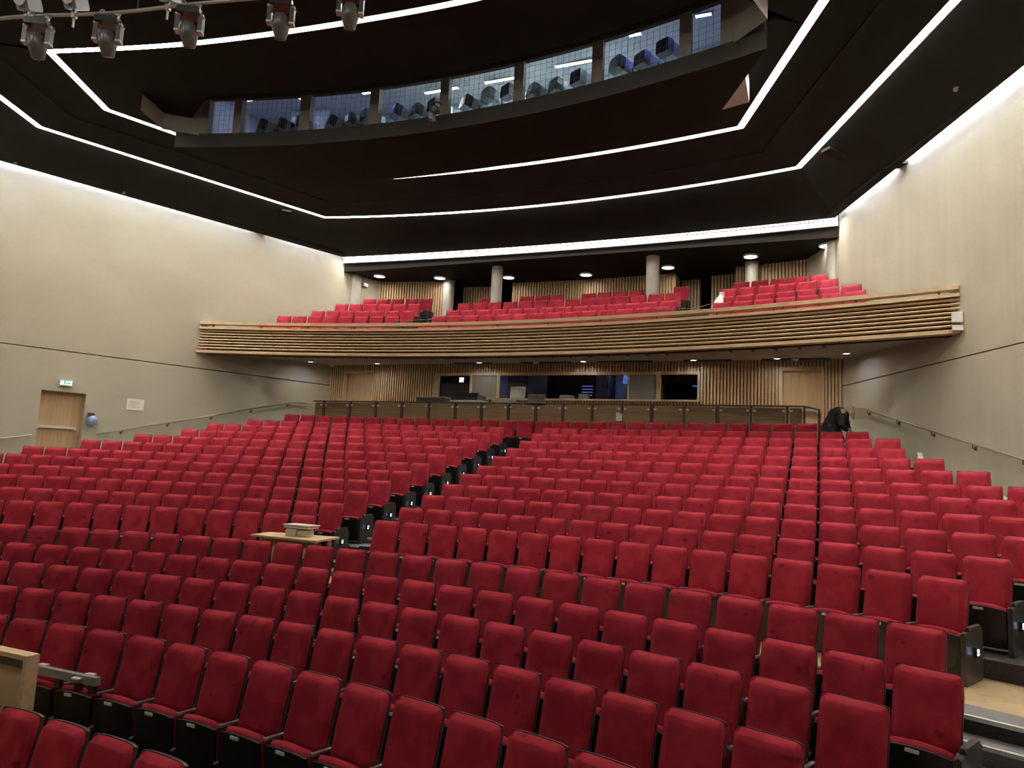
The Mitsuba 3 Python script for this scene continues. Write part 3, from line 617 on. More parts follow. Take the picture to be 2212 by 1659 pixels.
def moving_head(c, yaw, words, f=0.72):
    """A moving-head stage light hanging from the pipe: base, two-armed yoke, egg-shaped head pointing down."""
    k = fresh('moving_head_light'); o = dict(x=c[0], y=c[1], z=c[2], rz=yaw)
    P = lambda part, m, b, s=False: put(f'{k}__{part}', move(m.copy().apply_scale(f), **o), b, s)
    P('base', cat([chamfer_box(0.38, 0.30, 0.11, 0.03)]), 'lantern_black')
    for sx in (-1, 1): P('clamp', cat([move(chamfer_box(0.05, 0.07, 0.12, 0.01), sx * 0.12, 0, 0.10), move(lathe([(0.022, -0.03), (0.045, -0.03), (0.045, 0.03), (0.022, 0.03), (0.022, -0.03)], 12), sx * 0.12, 0, 0.17, rx=math.pi / 2)]), 'pipe_grey')
    for sx in (-1, 1):
        P('yoke_arm', cat([move(chamfer_box(0.075, 0.13, 0.30, 0.025), sx * 0.19, 0, -0.20)]), 'head_grey')
        P('yoke_cap', cat([move(chamfer_box(0.085, 0.14, 0.035, 0.012), sx * 0.19, 0, -0.05), move(chamfer_box(0.085, 0.14, 0.035, 0.012), sx * 0.19, 0, -0.345)]), 'white_part')
    h = lathe([(0.0, 0.17), (0.07, 0.165), (0.125, 0.10), (0.145, 0.0), (0.15, -0.06), (0.12, -0.17), (0.095, -0.26), (0.0, -0.265)], 20)
    P('head', move(h, 0, 0, -0.33, rx=0.42), 'head_grey', 40)
    P('lens', move(lathe([(0.0, -0.27), (0.085, -0.268), (0.085, -0.262), (0, -0.262)], 20), 0, 0, -0.33, rx=0.42), 'lantern_black')
    P('cable', tube([[0.14, 0, 0.08], [0.22, 0.02, 0.02], [0.25, 0.02, -0.06], [0.21, 0.02, -0.02], [0.10, 0.03, 0.06]], 0.012, 6), 'lantern_black')
    tag(k, words, 'stage light', 'moving-head lights on the curved pipe')
heads = [(-1.37, 'leftmost of four black moving-head lights hanging on the curved pipe'), (-0.62, 'second from the left of four black moving-head lights hanging on the curved pipe'), (0.40, 'third from the left of four black moving-head lights hanging on the curved pipe'), (1.28, 'rightmost of the four black moving-head lights, in front of the curved light line')]
for x, words in heads:
    j = int(np.argmin(np.abs(pp[:, 0] - x))); c = pp[j] + [0, 0, -0.125]
    moving_head(c, math.radians(28), words)
j = int(np.argmin(np.abs(pp[:, 0] - 2.1))); moving_head(pp[j] + [0, 0, -0.10], math.radians(28), 'black moving-head light cut off by the top edge of the picture')
for x, words in ((-1.62, 'small grey stage lantern standing on the pipe at the far left'), (-0.98, 'small grey stage lantern standing on the pipe between two moving heads'), (0.12, 'small dark stage lantern standing on the pipe right of the second moving head')):
    j = int(np.argmin(np.abs(pp[:, 0] - x))); c = pp[j]; k = fresh('pipe_lantern'); o = dict(x=c[0], y=c[1], z=c[2], rz=0.3)
    put(k + '__body', move(move(chamfer_box(0.16, 0.26, 0.18, 0.02), z=0.17, rx=0.5), **o), 'lantern_grey'); put(k + '__lens', move(move(lathe([(0, 0), (0.065, 0), (0.07, 0.03), (0, 0.03)], 16), 0, -0.14, 0.13, rx=math.pi / 2 + 0.5), **o), 'white_part')
    put(k + '__clamp', move(cat([chamfer_box(0.05, 0.06, 0.10, 0.01), move(chamfer_box(0.02, 0.02, 0.14, 0.004), 0.0, 0, -0.10)]), **o), 'pipe_grey'); tag(k, words, 'stage light')

# working lights above the stage, behind the camera: their light falls on the seat fronts
for x, y in ((-6.5, 1.0), (-2.2, 0.3), (2.2, 0.3), (6.5, 1.0)):
    k = fresh('stage_work_light'); m = trimesh.Trimesh([[-0.6, -0.22, 0], [0.6, -0.22, 0], [0.6, 0.22, 0], [-0.6, 0.22, 0]], [[0, 2, 1], [0, 3, 2]], process=False)
    lit(move(move(m, rx=math.radians(48)), x, y, 9.6), STAGE_WORK, k); tag(k, f'{"left" if x < 0 else "right"} {"outer" if abs(x) > 4 else "inner"} working light hung above the stage', 'stage light', 'working lights above the stage')

# ------------------------------------------------------------------ balcony
def par_y(x): return 18.12 - (x + 0.4) ** 2 / 63.0
def par_path(x0, x1, z, dy=0.0, n=41):
    x = np.linspace(x0, x1, n); return np.stack([x, par_y(x) + dy, np.full(n, z)], 1)
def wall_cut(x_guess):
    x = x_guess
    for _ in range(30): x = math.copysign(float(wall_x(par_y(x))), x_guess)
    return x
XL, XR = wall_cut(-10.2), wall_cut(10.2)
def slat_section(h, d, r=0.35):
    return [(d * 0.5, -h * 0.5), (d * 0.5, h * 0.5), (-d * 0.2, h * 0.5), (-d * 0.42, h * 0.32), (-d * 0.5, 0.0), (-d * 0.42, -h * 0.32), (-d * 0.2, -h * 0.5)]
k0 = put('balcony', sweep(par_path(XL, XR, 6.50, 0.30), [(-0.03, -0.43), (0.03, -0.43), (0.03, 0.36), (-0.03, 0.36)]), 'black_satin')
tag(k0, 'curved balcony fronted with horizontal rounded oak slats under a wide oak rail', 'balcony')
put('balcony__top_rail', sweep(par_path(XL + 0.02, XR - 0.02, 7.03, 0.10), [(-0.09, -0.045), (0.13, -0.045), (0.13, 0.045), (-0.09, 0.045)]), 'oak_x')
put('balcony__slat', sweep(par_path(XL + 0.01, XR - 0.01, 6.875, 0.08), [(-0.08, -0.04), (0.14, -0.04), (0.14, 0.03), (-0.08, 0.03)]), 'oak_x')
for i, z in enumerate(np.linspace(6.785, 6.255, 7)):
    off = 0.035 * (i + 1) / 8
    put('balcony__slat', sweep(par_path(XL + 0.01, XR - 0.01, z, 0.10 - off), slat_section(0.047, 0.10)), 'oak_x')
put('balcony__slat', sweep(par_path(XL + 0.01, XR - 0.01, 6.13, 0.06), [(-0.09, -0.04), (0.12, -0.04), (0.12, 0.04), (-0.09, 0.04)]), 'oak_x')
for x in np.linspace(XL + 0.35, XR - 0.35, 14): put('balcony__rail_bracket', move(chamfer_box(0.035, 0.05, 0.14, 0.006), x, par_y(x) + 0.16, 6.945), 'dark_metal')
p = put('balcony__wall_box', move(box(-0.09, 0.09, -0.05, 0.05, -0.10, 0.10), XR - 0.09, par_y(XR) - 0.02, 6.40), 'white_part')
p = put('balcony__wall_box', move(box(-0.09, 0.09, -0.05, 0.05, -0.05, 0.05), XR - 0.09, par_y(XR) - 0.04, 6.18), 'white_part')
xs = np.linspace(-1, 1, 41); sf = par_path(XL, XR, 6.09, 0.10); sb = np.stack([xs * 8.35, np.full(41, 21.05), np.full(41, 6.33)], 1)
mid = 0.5 * sf + 0.5 * sb + [0, 0, 0.03]
put('balcony__soffit', down(cat([loft(sf, mid), loft(mid, sb)])), 'plaster')
for x0, x1 in ((-3.2, -1.9), (-0.9, 0.7), (1.6, 3.2), (4.1, 5.4), (6.2, 7.9)):
    put('balcony__slot', box(x0, x1, 20.62, 20.74, 6.26, 6.30), 'seam_dark')
# tiers of the balcony
B_ROWS = [dict(name=f'B{i}', apex=a, R=36.0, xc=0.0, top=t, floor=t - SEAT_H, step=PITCH_S) for i, (a, t) in enumerate(((18.76, 7.06), (19.76, 7.62), (20.74, 8.02), (21.50, 8.43), (22.26, 8.79)))]
def bal_half(y): return HALF_BACK + WALL_SLOPE * (BACK_Y - y) if y < 24.5 else 7.0
def b_line(r, extra):
    u = np.linspace(-1, 1, 41); x = u * 9.0
    for _ in range(6):
        y = row_y(r, x) + extra; x = u * (HALF_BACK + WALL_SLOPE * (BACK_Y - y) + 0.02)
    return x, row_y(r, x) + extra
prev = (sf[:, 0], sf[:, 1] + 0.05); zp = 6.47
for r in B_ROWS:
    nx_ = b_line(r, 0.16); z = max(r['floor'], 6.37)
    put('balcony__riser', sheet(prev[0], prev[1], np.full(41, zp - 0.1), prev[0], prev[1], np.full(41, z)), 'tier_carpet')
    put('balcony__tier', sheet(prev[0], prev[1], np.full(41, z), nx_[0], nx_[1], np.full(41, z)), 'tier_carpet'); prev = nx_; zp = z
put('balcony__riser', sheet(prev[0], prev[1], np.full(41, zp - 0.1), prev[0], prev[1], np.full(41, 8.05)), 'tier_carpet')
put('balcony__tier', sheet(prev[0], prev[1], np.full(41, 8.05), np.linspace(-8, 8, 41), np.full(41, 26.5), np.full(41, 8.05)), 'tier_carpet')
B_SPOTS = [(-16, -9, -6, 7, 10, 14, 0.05), (-16, -9, -6, 7, 10, 17, -0.12), (-15, -9, -6, 7, 10, 16, -0.18), (-14, -9, -6, 7, 10, 15, -0.15), (-13, -9, -3, 4, 10, 14, 0.38)]
SECT = ('left', 'middle', 'right')
bseat = 0
for i, r in enumerate(B_ROWS):
    a = B_SPOTS[i]
    for sec in range(3):
        ks = list(range(a[2 * sec], a[2 * sec + 1] + 1))
        for j, s in enumerate(ks):
            if i == 4 and s == 0: continue
            ss = s + a[6] - (0.4 if sec == 0 and i == 3 else 0) - (0.9 if sec == 0 and i == 4 else 0)
            pos, th = seat_place(r, ss); pos[2] = r['floor']
            if abs(pos[0]) > HALF_BACK + WALL_SLOPE * (BACK_Y - pos[1]) - 0.3: continue
            key = fresh('gallery_chair')
            scene[key] = {'type': 'instance', 'group': {'type': 'ref', 'id': 'seat_model'}, 'to_world': seat_to_world(pos, th)}
            tag(key, f'red tip-up balcony seat, {ordinal(j + 1)} from the left in the {SECT[sec]} section, {["front", "2nd", "3rd", "4th", "rear"][i]} row', 'theatre seat', 'red seats on the balcony')
r4 = B_ROWS[4]
for s in (-5.4, 7.03):
    pos, th = seat_place(r4, s); key = fresh('gallery_chair')
    scene[key] = {'type': 'instance', 'group': {'type': 'ref', 'id': 'seat_model'}, 'to_world': seat_to_world(pos, th)}
    tag(key, f'single red balcony seat {"left" if s < 0 else "right"} of the middle section, rear row', 'theatre seat', 'red seats on the balcony')
# slim guard rails at the balcony stairs
for i, (x, w) in enumerate(((-4.0, 1.2), (4.1, 1.0))):
    k = fresh('stair_guard_rail'); y = par_y(x) + 1.25
    put(k, cat([tube([[x - w / 2, y, 6.5], [x - w / 2, y, 7.42], [x + w / 2, y, 7.42], [x + w / 2, y, 6.5]], 0.014, 6), tube([[x + w / 2, y, 7.42], [x + w / 2 + 0.2, y + 1.6, 7.9]], 0.014, 6)]), 'dark_metal')
    tag(k, f'thin dark guard rail at the {"left" if i == 0 else "right"} balcony stair', 'rail')
# side wall of the balcony back corner, ceiling, columns, back walls
put('ceiling__balcony_panel', down(sheet(np.linspace(-8.9, 8.9, 9), np.full(9, 21.15), np.full(9, 9.75), np.linspace(-8.0, 8.0, 9), np.full(9, 27.0), np.full(9, 9.75))), 'ceiling_black')
put('ceiling__balcony_edge', sheet(np.linspace(-8.3, 8.3, 25), 21.15 + 0.38 * (1 - np.linspace(-1, 1, 25) ** 2), np.full(25, 9.75), np.linspace(-8.3, 8.3, 25), 21.15 + 0.38 * (1 - np.linspace(-1, 1, 25) ** 2), np.full(25, 10.3)), 'ceiling_black')
def slat_wall(key, pts, z0, z1, step=0.10, w=0.05, d=0.05, board='panel_brown'):
    """A board with upright battens along a level polyline seen from the +y to -y side."""
    pts = np.asarray(pts, float); n = max(2, int(np.linalg.norm(np.diff(pts, axis=0), axis=1).sum() / step)); q = np.c_[pts, np.zeros(len(pts))]; q = resample(q, n + 1)
    put(key + '__board', sweep(np.c_[pts, np.full(len(pts), z0)], [(0.0, 0.0), (0.02, 0.0), (0.02, z1 - z0), (0.0, z1 - z0)]), board)
    ms = []
    for a, b in zip(q[:-1], q[1:]):
        c = (a + b) / 2; ang = math.atan2(b[1] - a[1], b[0] - a[0])
        ms.append(move(box(-w / 2, w / 2, -d, 0.0, z0, z1), c[0], c[1], 0, rz=ang))
    kk = put(key + '__batten', cat(ms), 'oak_z'); labels[kk] = {'label': 'upright oak battens', 'kind': 'stuff'}
def back_arc(x0, x1, dy=0.0, n=9): x = np.linspace(x0, x1, n); return np.stack([x, 23.95 + dy - x * x / 62.0], 1)
segs = [(back_arc(-7.95, -5.0, -0.42), 'left'), (back_arc(-4.75, -3.55, 0.45), 'recessed'), (back_arc(-2.62, 3.24, 0.0), 'middle'), (back_arc(3.30, 3.95, 1.0), 'narrow'), (back_arc(4.34, 5.3, 0.75), 'recessed right'), (back_arc(5.2, 8.2, 0.0), 'right')]
wk = put('wall_balcony_back', sheet(np.linspace(-9, 9, 5), np.full(5, 26.6), np.full(5, 7.5), np.linspace(-9, 9, 5), np.full(5, 26.6), np.full(5, 10.4)), 'booth_dark')
tag(wk, 'back wall of the balcony clad with upright oak battens, with dark openings', kind='structure')
for pts, w in segs: slat_wall('wall_balcony_back', pts, 7.9, 9.74)
put('wall_balcony_back__reveal', cat([box(3.22, 3.26, 23.78, 24.7, 7.9, 9.74), box(-2.66, -2.62, 23.84, 24.9, 7.9, 9.74)]), 'oak_z')
for i, (x, y, rad) in enumerate(((-8.02, 21.72, 0.22), (-2.37, 21.80, 0.19), (2.90, 21.80, 0.205), (8.05, 21.60, 0.22), (-4.88, 23.1, 0.21), (5.72, 23.1, 0.20))):
    k = fresh('concrete_column'); z0 = 6.4 if y < 22 else 7.9; z1 = 10.06 if y < 22 else 9.76
    put(k, move(lathe([(0, 0), (rad, 0), (rad, z1 - z0), (0, z1 - z0)], 32), x, y, z0), 'column_paint', 40)
    tag(k, ['round pale column at the left end of the balcony', 'round pale column left of the middle balcony seats', 'round pale column right of the middle balcony seats', 'round pale column against the right wall at the balcony end', 'shorter round pale column at the back of the balcony, left of the middle seats', 'shorter round pale column at the back of the balcony, right-hand seats'][i], 'column')
for i, (x, y) in enumerate(((-7.05, 21.80), (-4.95, 22.50), (-2.45, 22.97), (0.32, 23.20), (3.16, 22.93), (5.75, 22.30), (7.85, 21.72))):
    k = fresh('round_downlight'); n = 24; th = np.arange(n) * 2 * math.pi / n
    disc = trimesh.Trimesh(np.vstack([np.c_[0.19 * np.cos(th), 0.19 * np.sin(th), 0 * th], [[0, 0, 0]]]), [(n, (j + 1) % n, j) for j in range(n)], process=False)
    put(k + '__ring', move(lathe([(0.19, 0.0), (0.225, 0.0), (0.225, 0.05), (0.19, 0.05), (0.19, 0.0)], 24), x, y, 9.69), 'white_part')
    lit(move(disc, x, y, 9.70), DOWN, k + '__diffuser')
    tag(k, f'bright round downlight in the balcony ceiling, {ordinal(i + 1)} from the left', 'ceiling light', 'round downlights over the balcony')
# left and right back corners of the balcony
for s in (-1, 1):
    nm = 'wall_left' if s < 0 else 'wall_right'
# downlights under the balcony, close to the side walls and over the walkway
for i, (x, y) in enumerate(((-8.05, 19.6), (-5.9, 20.3), (-2.2, 20.4), (1.2, 20.4), (4.4, 20.4), (6.6, 20.3), (8.25, 19.45))):
    k = fresh('soffit_downlight'); n = 16; th = np.arange(n) * 2 * math.pi / n; rr = 0.075
    disc = trimesh.Trimesh(np.vstack([np.c_[rr * np.cos(th), rr * np.sin(th), 0 * th], [[0, 0, 0]]]), [(n, (j + 1) % n, j) for j in range(n)], process=False)
    zc = 6.30 - (0.03 if y < 20 else 0.0)
    put(k + '__ring', move(lathe([(rr, 0.0), (rr + 0.025, 0.0), (rr + 0.025, 0.03), (rr, 0.03), (rr, 0.0)], 16), x, y, zc - 0.05), 'white_part')
    lit(move(disc, x, y, zc - 0.035), tuple(c * (1.0 if i in (0, 6) else 0.7) for c in SOFFIT), k + '__lamp')
    tag(k, f'small round downlight under the balcony, {ordinal(i + 1)} from the left', 'ceiling light', 'downlights under the balcony')
for i, (x, y) in enumerate(((-7.9, 20.55), (-0.34, 20.5), (7.05, 20.5))):
    k = fresh('soffit_fitting'); put(k, move(lathe([(0, 0), (0.03, 0), (0.10, 0.05), (0.10, 0.07), (0, 0.07)], 16), x, y, 6.21), 'white_part'); tag(k, f'white cone-shaped fitting under the balcony, {["left", "middle", "right"][i]}', 'detector')

# ------------------------------------------------------------------ control booth wall below the balcony
BZ0, BZ1 = 3.9, 6.34
wk = put('wall_back', box(-8.4, 8.4, 24.4, 24.6, 3.5, 6.5), 'booth_dark'); tag(wk, 'back wall of oak battens with two doors and the control room windows', kind='structure')
WX0, WX1, WZ0, WZ1 = -4.06, 4.51, 5.14, 6.02
def battens(key, x0, x1, z0, z1, step=0.092, y=21.0):
    n = max(1, round((x1 - x0) / step)); w = (x1 - x0) / n; ms = [box(x0 + (i + 0.5) * w - 0.024, x0 + (i + 0.5) * w + 0.024, y - 0.045, y + 0.004, z0, z1) for i in range(n)]
    kk = put(key, cat(ms), 'oak_z'); labels[kk] = {'label': 'upright oak battens', 'kind': 'stuff'}
for x0, x1, z0, z1 in ((-8.25, -7.70, BZ0, BZ1), (-7.70, -6.42, 6.13, BZ1), (-6.42, WX0, BZ0, BZ1), (WX0, WX1, WZ1, BZ1), (WX0, WX1, BZ0, WZ0), (WX1, 6.62, BZ0, BZ1), (6.62, 7.76, 6.13, BZ1), (7.76, 8.2, BZ0, BZ1)):
    put('wall_back__board', box(x0, x1, 21.0, 21.06, z0, z1), 'panel_brown'); battens('wall_back__batten', x0 + 0.005, x1 - 0.005, z0, z1)
for i, (x0, x1) in enumerate(((-7.70, -6.42), (6.62, 7.76))):
    k = f'door_{i+1}'
    put(k, box(x0 + 0.10, x1 - 0.06, 21.10, 21.15, BZ0, 6.03), 'door_oak'); tag(k, f'plain pale oak door in the batten wall, {["left", "right"][i]} of the control room', kind='structure')
    put(k + '__frame', cat([box(x0, x0 + 0.10, 20.97, 21.16, BZ0, 6.13), box(x1 - 0.06, x1, 20.97, 21.16, BZ0, 6.13), box(x0 + 0.10, x1 - 0.06, 20.97, 21.16, 6.03, 6.13)]), 'oak_z')
    put(k + '__push_bar', cat([move(chamfer_box(0.80, 0.05, 0.06, 0.012), (x0 + x1) / 2, 21.03, 4.95), *[move(chamfer_box(0.06, 0.09, 0.12, 0.01), (x0 + x1) / 2 + q, 21.06, 4.92) for q in (-0.40, 0.40)]]), 'steel')
let = meshkit.text_mesh('D', 0.17, 0.03); let.apply_transform(trimesh.transformations.rotation_matrix(math.pi / 2, [1, 0, 0]))
put('door_letter', move(let, 7.12, 20.945, 6.13), 'oak_z'); tag('door_letter', 'wooden letter D above the right-hand door', 'sign')
# window band
fr = [box(WX0, WX1, 20.94, 21.02, 5.93, WZ1), box(WX0, WX1, 20.90, 21.02, WZ0, 5.20), box(WX0, -3.88, 20.94, 21.02, 5.20, 5.93), box(4.44, WX1, 20.94, 21.02, 5.20, 5.93),
      box(-2.76, -2.69, 20.94, 21.05, 5.20, 5.93), box(-1.81, -1.70, 20.94, 21.05, 5.20, 5.93), box(2.41, 2.47, 20.96, 21.05, 5.20, 5.93), box(3.27, 3.40, 20.94, 21.05, 5.20, 5.93)]
k = put('window_1', cat(fr), 'oak_x'); tag(k, 'long oak-framed control room window band with grey sliding panels', kind='structure')
for x0, x1 in ((-3.88, -2.75), (-1.70, 2.41), (3.39, 4.44)): put('window_1__pane', loft(np.array([[x0, 21.03, 5.2], [x1, 21.03, 5.2]]), np.array([[x0, 21.03, 5.93], [x1, 21.03, 5.93]])), 'pane')
for x0, x1 in ((-2.70, -1.81), (2.46, 3.28)): put('window_1__sliding_panel', box(x0, x1, 20.975, 21.0, 5.20, 5.935), 'screen_grey')
# control room behind the glass
ck = 'wall_control_room'
put(ck, cat([loft(np.array([[-8.0, 23.6, 4.2], [8.0, 23.6, 4.2]]), np.array([[-8.0, 23.6, 6.4], [8.0, 23.6, 6.4]]))]), 'booth_dark'); tag(ck, 'dark back wall of the control room seen through the glass', kind='structure')
put(ck + '__partition', cat([box(-1.62, -1.56, 21.4, 23.6, 4.4, 6.4), box(3.30, 3.36, 21.4, 23.6, 4.4, 6.4), box(1.35, 1.40, 22.6, 23.6, 4.4, 6.4)]), 'booth_dark')
put(ck + '__panel', box(0.72, 2.38, 23.50, 23.56, 4.6, 6.3), 'booth_grey'); put(ck + '__panel', box(-1.55, -0.85, 23.0, 23.06, 5.0, 6.3), 'booth_grey'); put(ck + '__panel', box(-3.9, -1.7, 23.4, 23.46, 4.4, 6.4), 'booth_grey')
put(ck + '__ceiling', down(loft(np.array([[-8.0, 21.1, 6.38], [8.0, 21.1, 6.38]]), np.array([[-8.0, 23.6, 6.38], [8.0, 23.6, 6.38]]))), 'booth_dark')
put(ck + '__floor', loft(np.array([[-8.0, 21.1, 4.2], [8.0, 21.1, 4.2]]), np.array([[-8.0, 23.6, 4.2], [8.0, 23.6, 4.2]])), 'booth_dark')
k = put('control_desk', cat([box(-1.5, 3.2, 21.25, 21.9, 5.10, 5.15), box(-1.45, -1.40, 21.3, 21.85, 4.2, 5.10), box(3.1, 3.15, 21.3, 21.85, 4.2, 5.10)]), 'booth_grey'); tag(k, 'grey desk along the control room window', 'desk')
def glow(key, x0, x1, z0, z1, y, c, words, category, rot=0.0):
    cx, cz = (x0 + x1) / 2, (z0 + z1) / 2; q = np.array([[x0 - cx, 0, z0 - cz], [x1 - cx, 0, z0 - cz], [x1 - cx, 0, z1 - cz], [x0 - cx, 0, z1 - cz]])
    m = trimesh.Trimesh(q, [[0, 1, 2], [0, 2, 3]], process=False); m = move(m, ry=rot); m = move(m, cx, y, cz)
    kk = fresh(key); put(kk + '__case', move(move(chamfer_box(x1 - x0 + 0.03, 0.03, z1 - z0 + 0.03, 0.008), ry=rot), cx, y + 0.018, cz), 'black_plastic'); lit(m, c, kk + '__screen'); tag(kk, words, category)
glow('screen', -3.98, -3.80, 5.93, 6.10, 22.6, (2.2, 4.2, 7.0), 'small brilliant blue-white screen at the upper left of the control room', 'screen')
glow('screen', -3.28, -3.06, 5.82, 6.05, 22.6, (0.10, 0.42, 0.95), 'tilted cyan-blue screen in the left control room window', 'screen', 0.35)
glow('screen', 2.02, 2.36, 5.78, 6.05, 22.0, (0.06, 0.14, 0.50), 'blue computer screen with pale edge in the right part of the control room window', 'screen', 0.12)
k = put('pale_bezel', move(move(cat([box(-0.205, 0.205, -0.01, 0.02, -0.165, -0.14), box(-0.205, 0.205, -0.01, 0.02, 0.14, 0.165), box(-0.205, -0.18, -0.01, 0.02, -0.14, 0.14), box(0.18, 0.205, -0.01, 0.02, -0.14, 0.14)]), ry=0.12), 2.19, 21.985, 5.915), 'white_part'); tag(k, 'pale frame round the blue computer screen in the control room', 'picture frame')
glow('equipment_rack', 0.42, 0.78, 5.52, 5.54, 22.9, (0.30, 0.40, 0.95), 'rack of equipment with thin blue-white lines in the control room', 'equipment rack')
for z in (5.62, 5.72, 5.82): lit(trimesh.Trimesh([[0.42, 22.9, z], [0.80, 22.9, z], [0.80, 22.9, z + 0.018], [0.42, 22.9, z + 0.018]], [[0, 1, 2], [0, 2, 3]], process=False), (0.22, 0.30, 0.85), f'equipment_rack__line_{int(z * 100)}')
glow('light_bar', 3.98, 4.40, 5.84, 5.89, 23.1, (0.03, 0.09, 0.38), 'dim blue light bar in the right-hand control room window', 'lamp')
for nm, x, y, c in (('left', -3.0, 22.4, (1.2, 3.2, 11.0)), ('right', 1.6, 22.6, (5.0, 5.4, 10.5)), ('middle', -0.9, 22.2, (0.8, 0.85, 1.4))):
    k = fresh('control_room_lamp'); lit(down(move(trimesh.Trimesh([[-0.35, -0.12, 0], [0.35, -0.12, 0], [0.35, 0.12, 0], [-0.35, 0.12, 0]], [[0, 1, 2], [0, 2, 3]], process=False), x, y, 6.36)), c, k); tag(k, f'dim bluish ceiling lamp in the {nm} part of the control room', 'lamp')
k = put('laptop', cat([move(chamfer_box(0.52, 0.02, 0.42, 0.008), -1.18, 21.22, 5.40, rx=-0.15), move(chamfer_box(0.50, 0.32, 0.02, 0.006), -1.18, 21.40, 5.175)]), 'white_part'); tag(k, 'open silver laptop standing behind the control room glass', 'laptop')
k = put('loudspeaker_monitor', cat([move(chamfer_box(0.30, 0.25, 0.26, 0.02), 0.93, 21.5, 5.28), move(lathe([(0.0, 0.0), (0.07, 0.0), (0.085, 0.02), (0, 0.02)], 16), 0.93, 21.375, 5.28, rx=math.pi / 2)]), 'booth_grey'); tag(k, 'small grey loudspeaker on the control room desk', 'loudspeaker')
k = put('printer', move(chamfer_box(0.42, 0.3, 0.2, 0.02), 0.38, 21.5, 5.26), 'booth_grey'); tag(k, 'grey box-shaped machine on the control room desk', 'printer')
k = put('paper_stack', cat([move(chamfer_box(0.32, 0.22, 0.03, 0.004), 1.5 + 0.25 * i, 21.32 + 0.02 * (i % 2), 5.17, rz=0.2 * i) for i in range(3)]), 'paper'); tag(k, 'white papers spread on the control room desk', 'papers')
for i, (x, z) in enumerate(((1.2, 5.45), (2.2, 5.5))):
    k = fresh('office_chair'); put(k + '__backrest', move(chamfer_box(0.42, 0.06, 0.5, 0.03), x, 22.6, z), 'bridge_blue'); put(k + '__seat', move(chamfer_box(0.44, 0.42, 0.08, 0.03), x, 22.4, 4.75), 'bridge_blue')
    put(k + '__post', move(lathe([(0, 0), (0.03, 0), (0.03, 0.5), (0, 0.5)], 10), x, 22.45, 4.22), 'black_plastic'); put(k + '__base', move(chamfer_box(0.5, 0.5, 0.05, 0.02), x, 22.45, 4.24), 'black_plastic'); tag(k, f'blue-lit office chair in the control room, {["left", "right"][i]} of the two', 'chair')

# ---- railing in front of the control room
RY = 19.75; posts = [-7.48, -6.45, -5.46, -4.50, -3.53, -2.61, -1.73, -0.85, 0.02, 0.85, 1.72, 2.58, 3.41, 4.28, 5.15, 6.00, 6.88]
k0 = 'booth_railing'
put(k0, cat([box(-7.90, 7.30, RY - 0.04, RY + 0.04, 4.915, 4.945)]), 'dark_metal'); tag(k0, 'long railing of brown panels between dark posts in front of the control room', 'railing')
put(k0 + '__shelf', box(-7.85, 7.28, RY + 0.03, RY + 0.30, 4.925, 4.955), 'table_wood')
for x in posts:
    put(k0 + '__post', box(x - 0.03, x + 0.03, RY - 0.03, RY + 0.03, 3.45, 4.915), 'dark_metal')
    for q in (-0.09, 0.09): put(k0 + '__clip', move(chamfer_box(0.07, 0.03, 0.05, 0.006), x + q, RY - 0.028, 4.80), 'plate_white')
pe = [-7.88] + posts + [7.28]
for a, b in zip(pe, pe[1:]): put(k0 + '__panel', box(a + 0.05, b - 0.05, RY - 0.012, RY + 0.012, 3.50, 4.88), 'panel_brown')
put(k0 + '__return_rail', tube([[7.28, RY, 4.93], [7.62, RY - 0.55, 4.80], [7.62, RY - 0.55, 3.6]], 0.025, 8), 'dark_metal')
put(k0 + '__return_post', box(7.26, 7.31, RY - 0.03, RY + 0.03, 3.45, 4.92), 'dark_metal')
def on_shelf(key, m, b, words, category, y=RY + 0.16, parts=()):
    put(key if not parts else key + '__body', m, b)
    for nm, mm, bb in parts: put(f'{key}__{nm}', mm, bb)
    tag(key, words, category)
on_shelf('mixing_desk', move(chamfer_box(0.98, 0.45, 0.13, 0.012), -3.50, RY + 0.22, 5.02), 'black_satin', 'low black rack case with pale lid on the railing shelf', 'rack case', parts=(('lid', move(chamfer_box(1.02, 0.47, 0.02, 0.006), -3.50, RY + 0.22, 5.095), 'lid_white'),))
on_shelf('lighting_desk', move(chamfer_box(1.10, 0.42, 0.05, 0.012), -2.28, RY + 0.22, 4.985), 'white_part', 'lighting desk with a raised black screen on the railing shelf', 'lighting desk', parts=(('screen', move(chamfer_box(0.88, 0.05, 0.24, 0.015), -2.42, RY + 0.18, 5.13, rx=-0.25), 'lantern_black'), ('side', move(chamfer_box(0.12, 0.30, 0.20, 0.03), -1.86, RY + 0.22, 5.09, ry=0.5), 'arm_grey')))
cables = [tube(np.stack([-1.08 + 0.40 * np.cos(t) * (1 - 0.1 * j), RY + 0.18 + 0.10 * np.sin(t) + 0.02 * j, 4.975 + 0.04 * j + 0.03 * np.sin(2 * t)], 1), 0.012, 6) for j in range(3) for t in [np.linspace(0.3 * j, 0.3 * j + 5.8, 30)]]
k = put('coiled_cable', cat(cables), 'lid_white'); tag(k, 'coil of pale cables lying on the railing shelf', 'cable')
on_shelf('monitor', move(chamfer_box(0.54, 0.03, 0.33, 0.012), -0.02, RY + 0.10, 5.04, rx=0.1), 'arm_grey', 'grey back of a flat monitor standing on the railing', 'monitor', parts=(('top_edge', move(chamfer_box(0.50, 0.035, 0.015, 0.004), -0.02, RY + 0.085, 5.195), 'white_part'), ('stand', move(box(-0.06, 0.06, -0.08, 0.08, 0, 0.02), -0.02, RY + 0.16, 4.956), 'black_plastic')))
on_shelf('paper_tray', move(chamfer_box(0.9, 0.2, 0.03, 0.006), -6.6, RY + 0.15, 4.972), 'lid_white', 'pale tray lying on the left part of the railing shelf', 'tray')
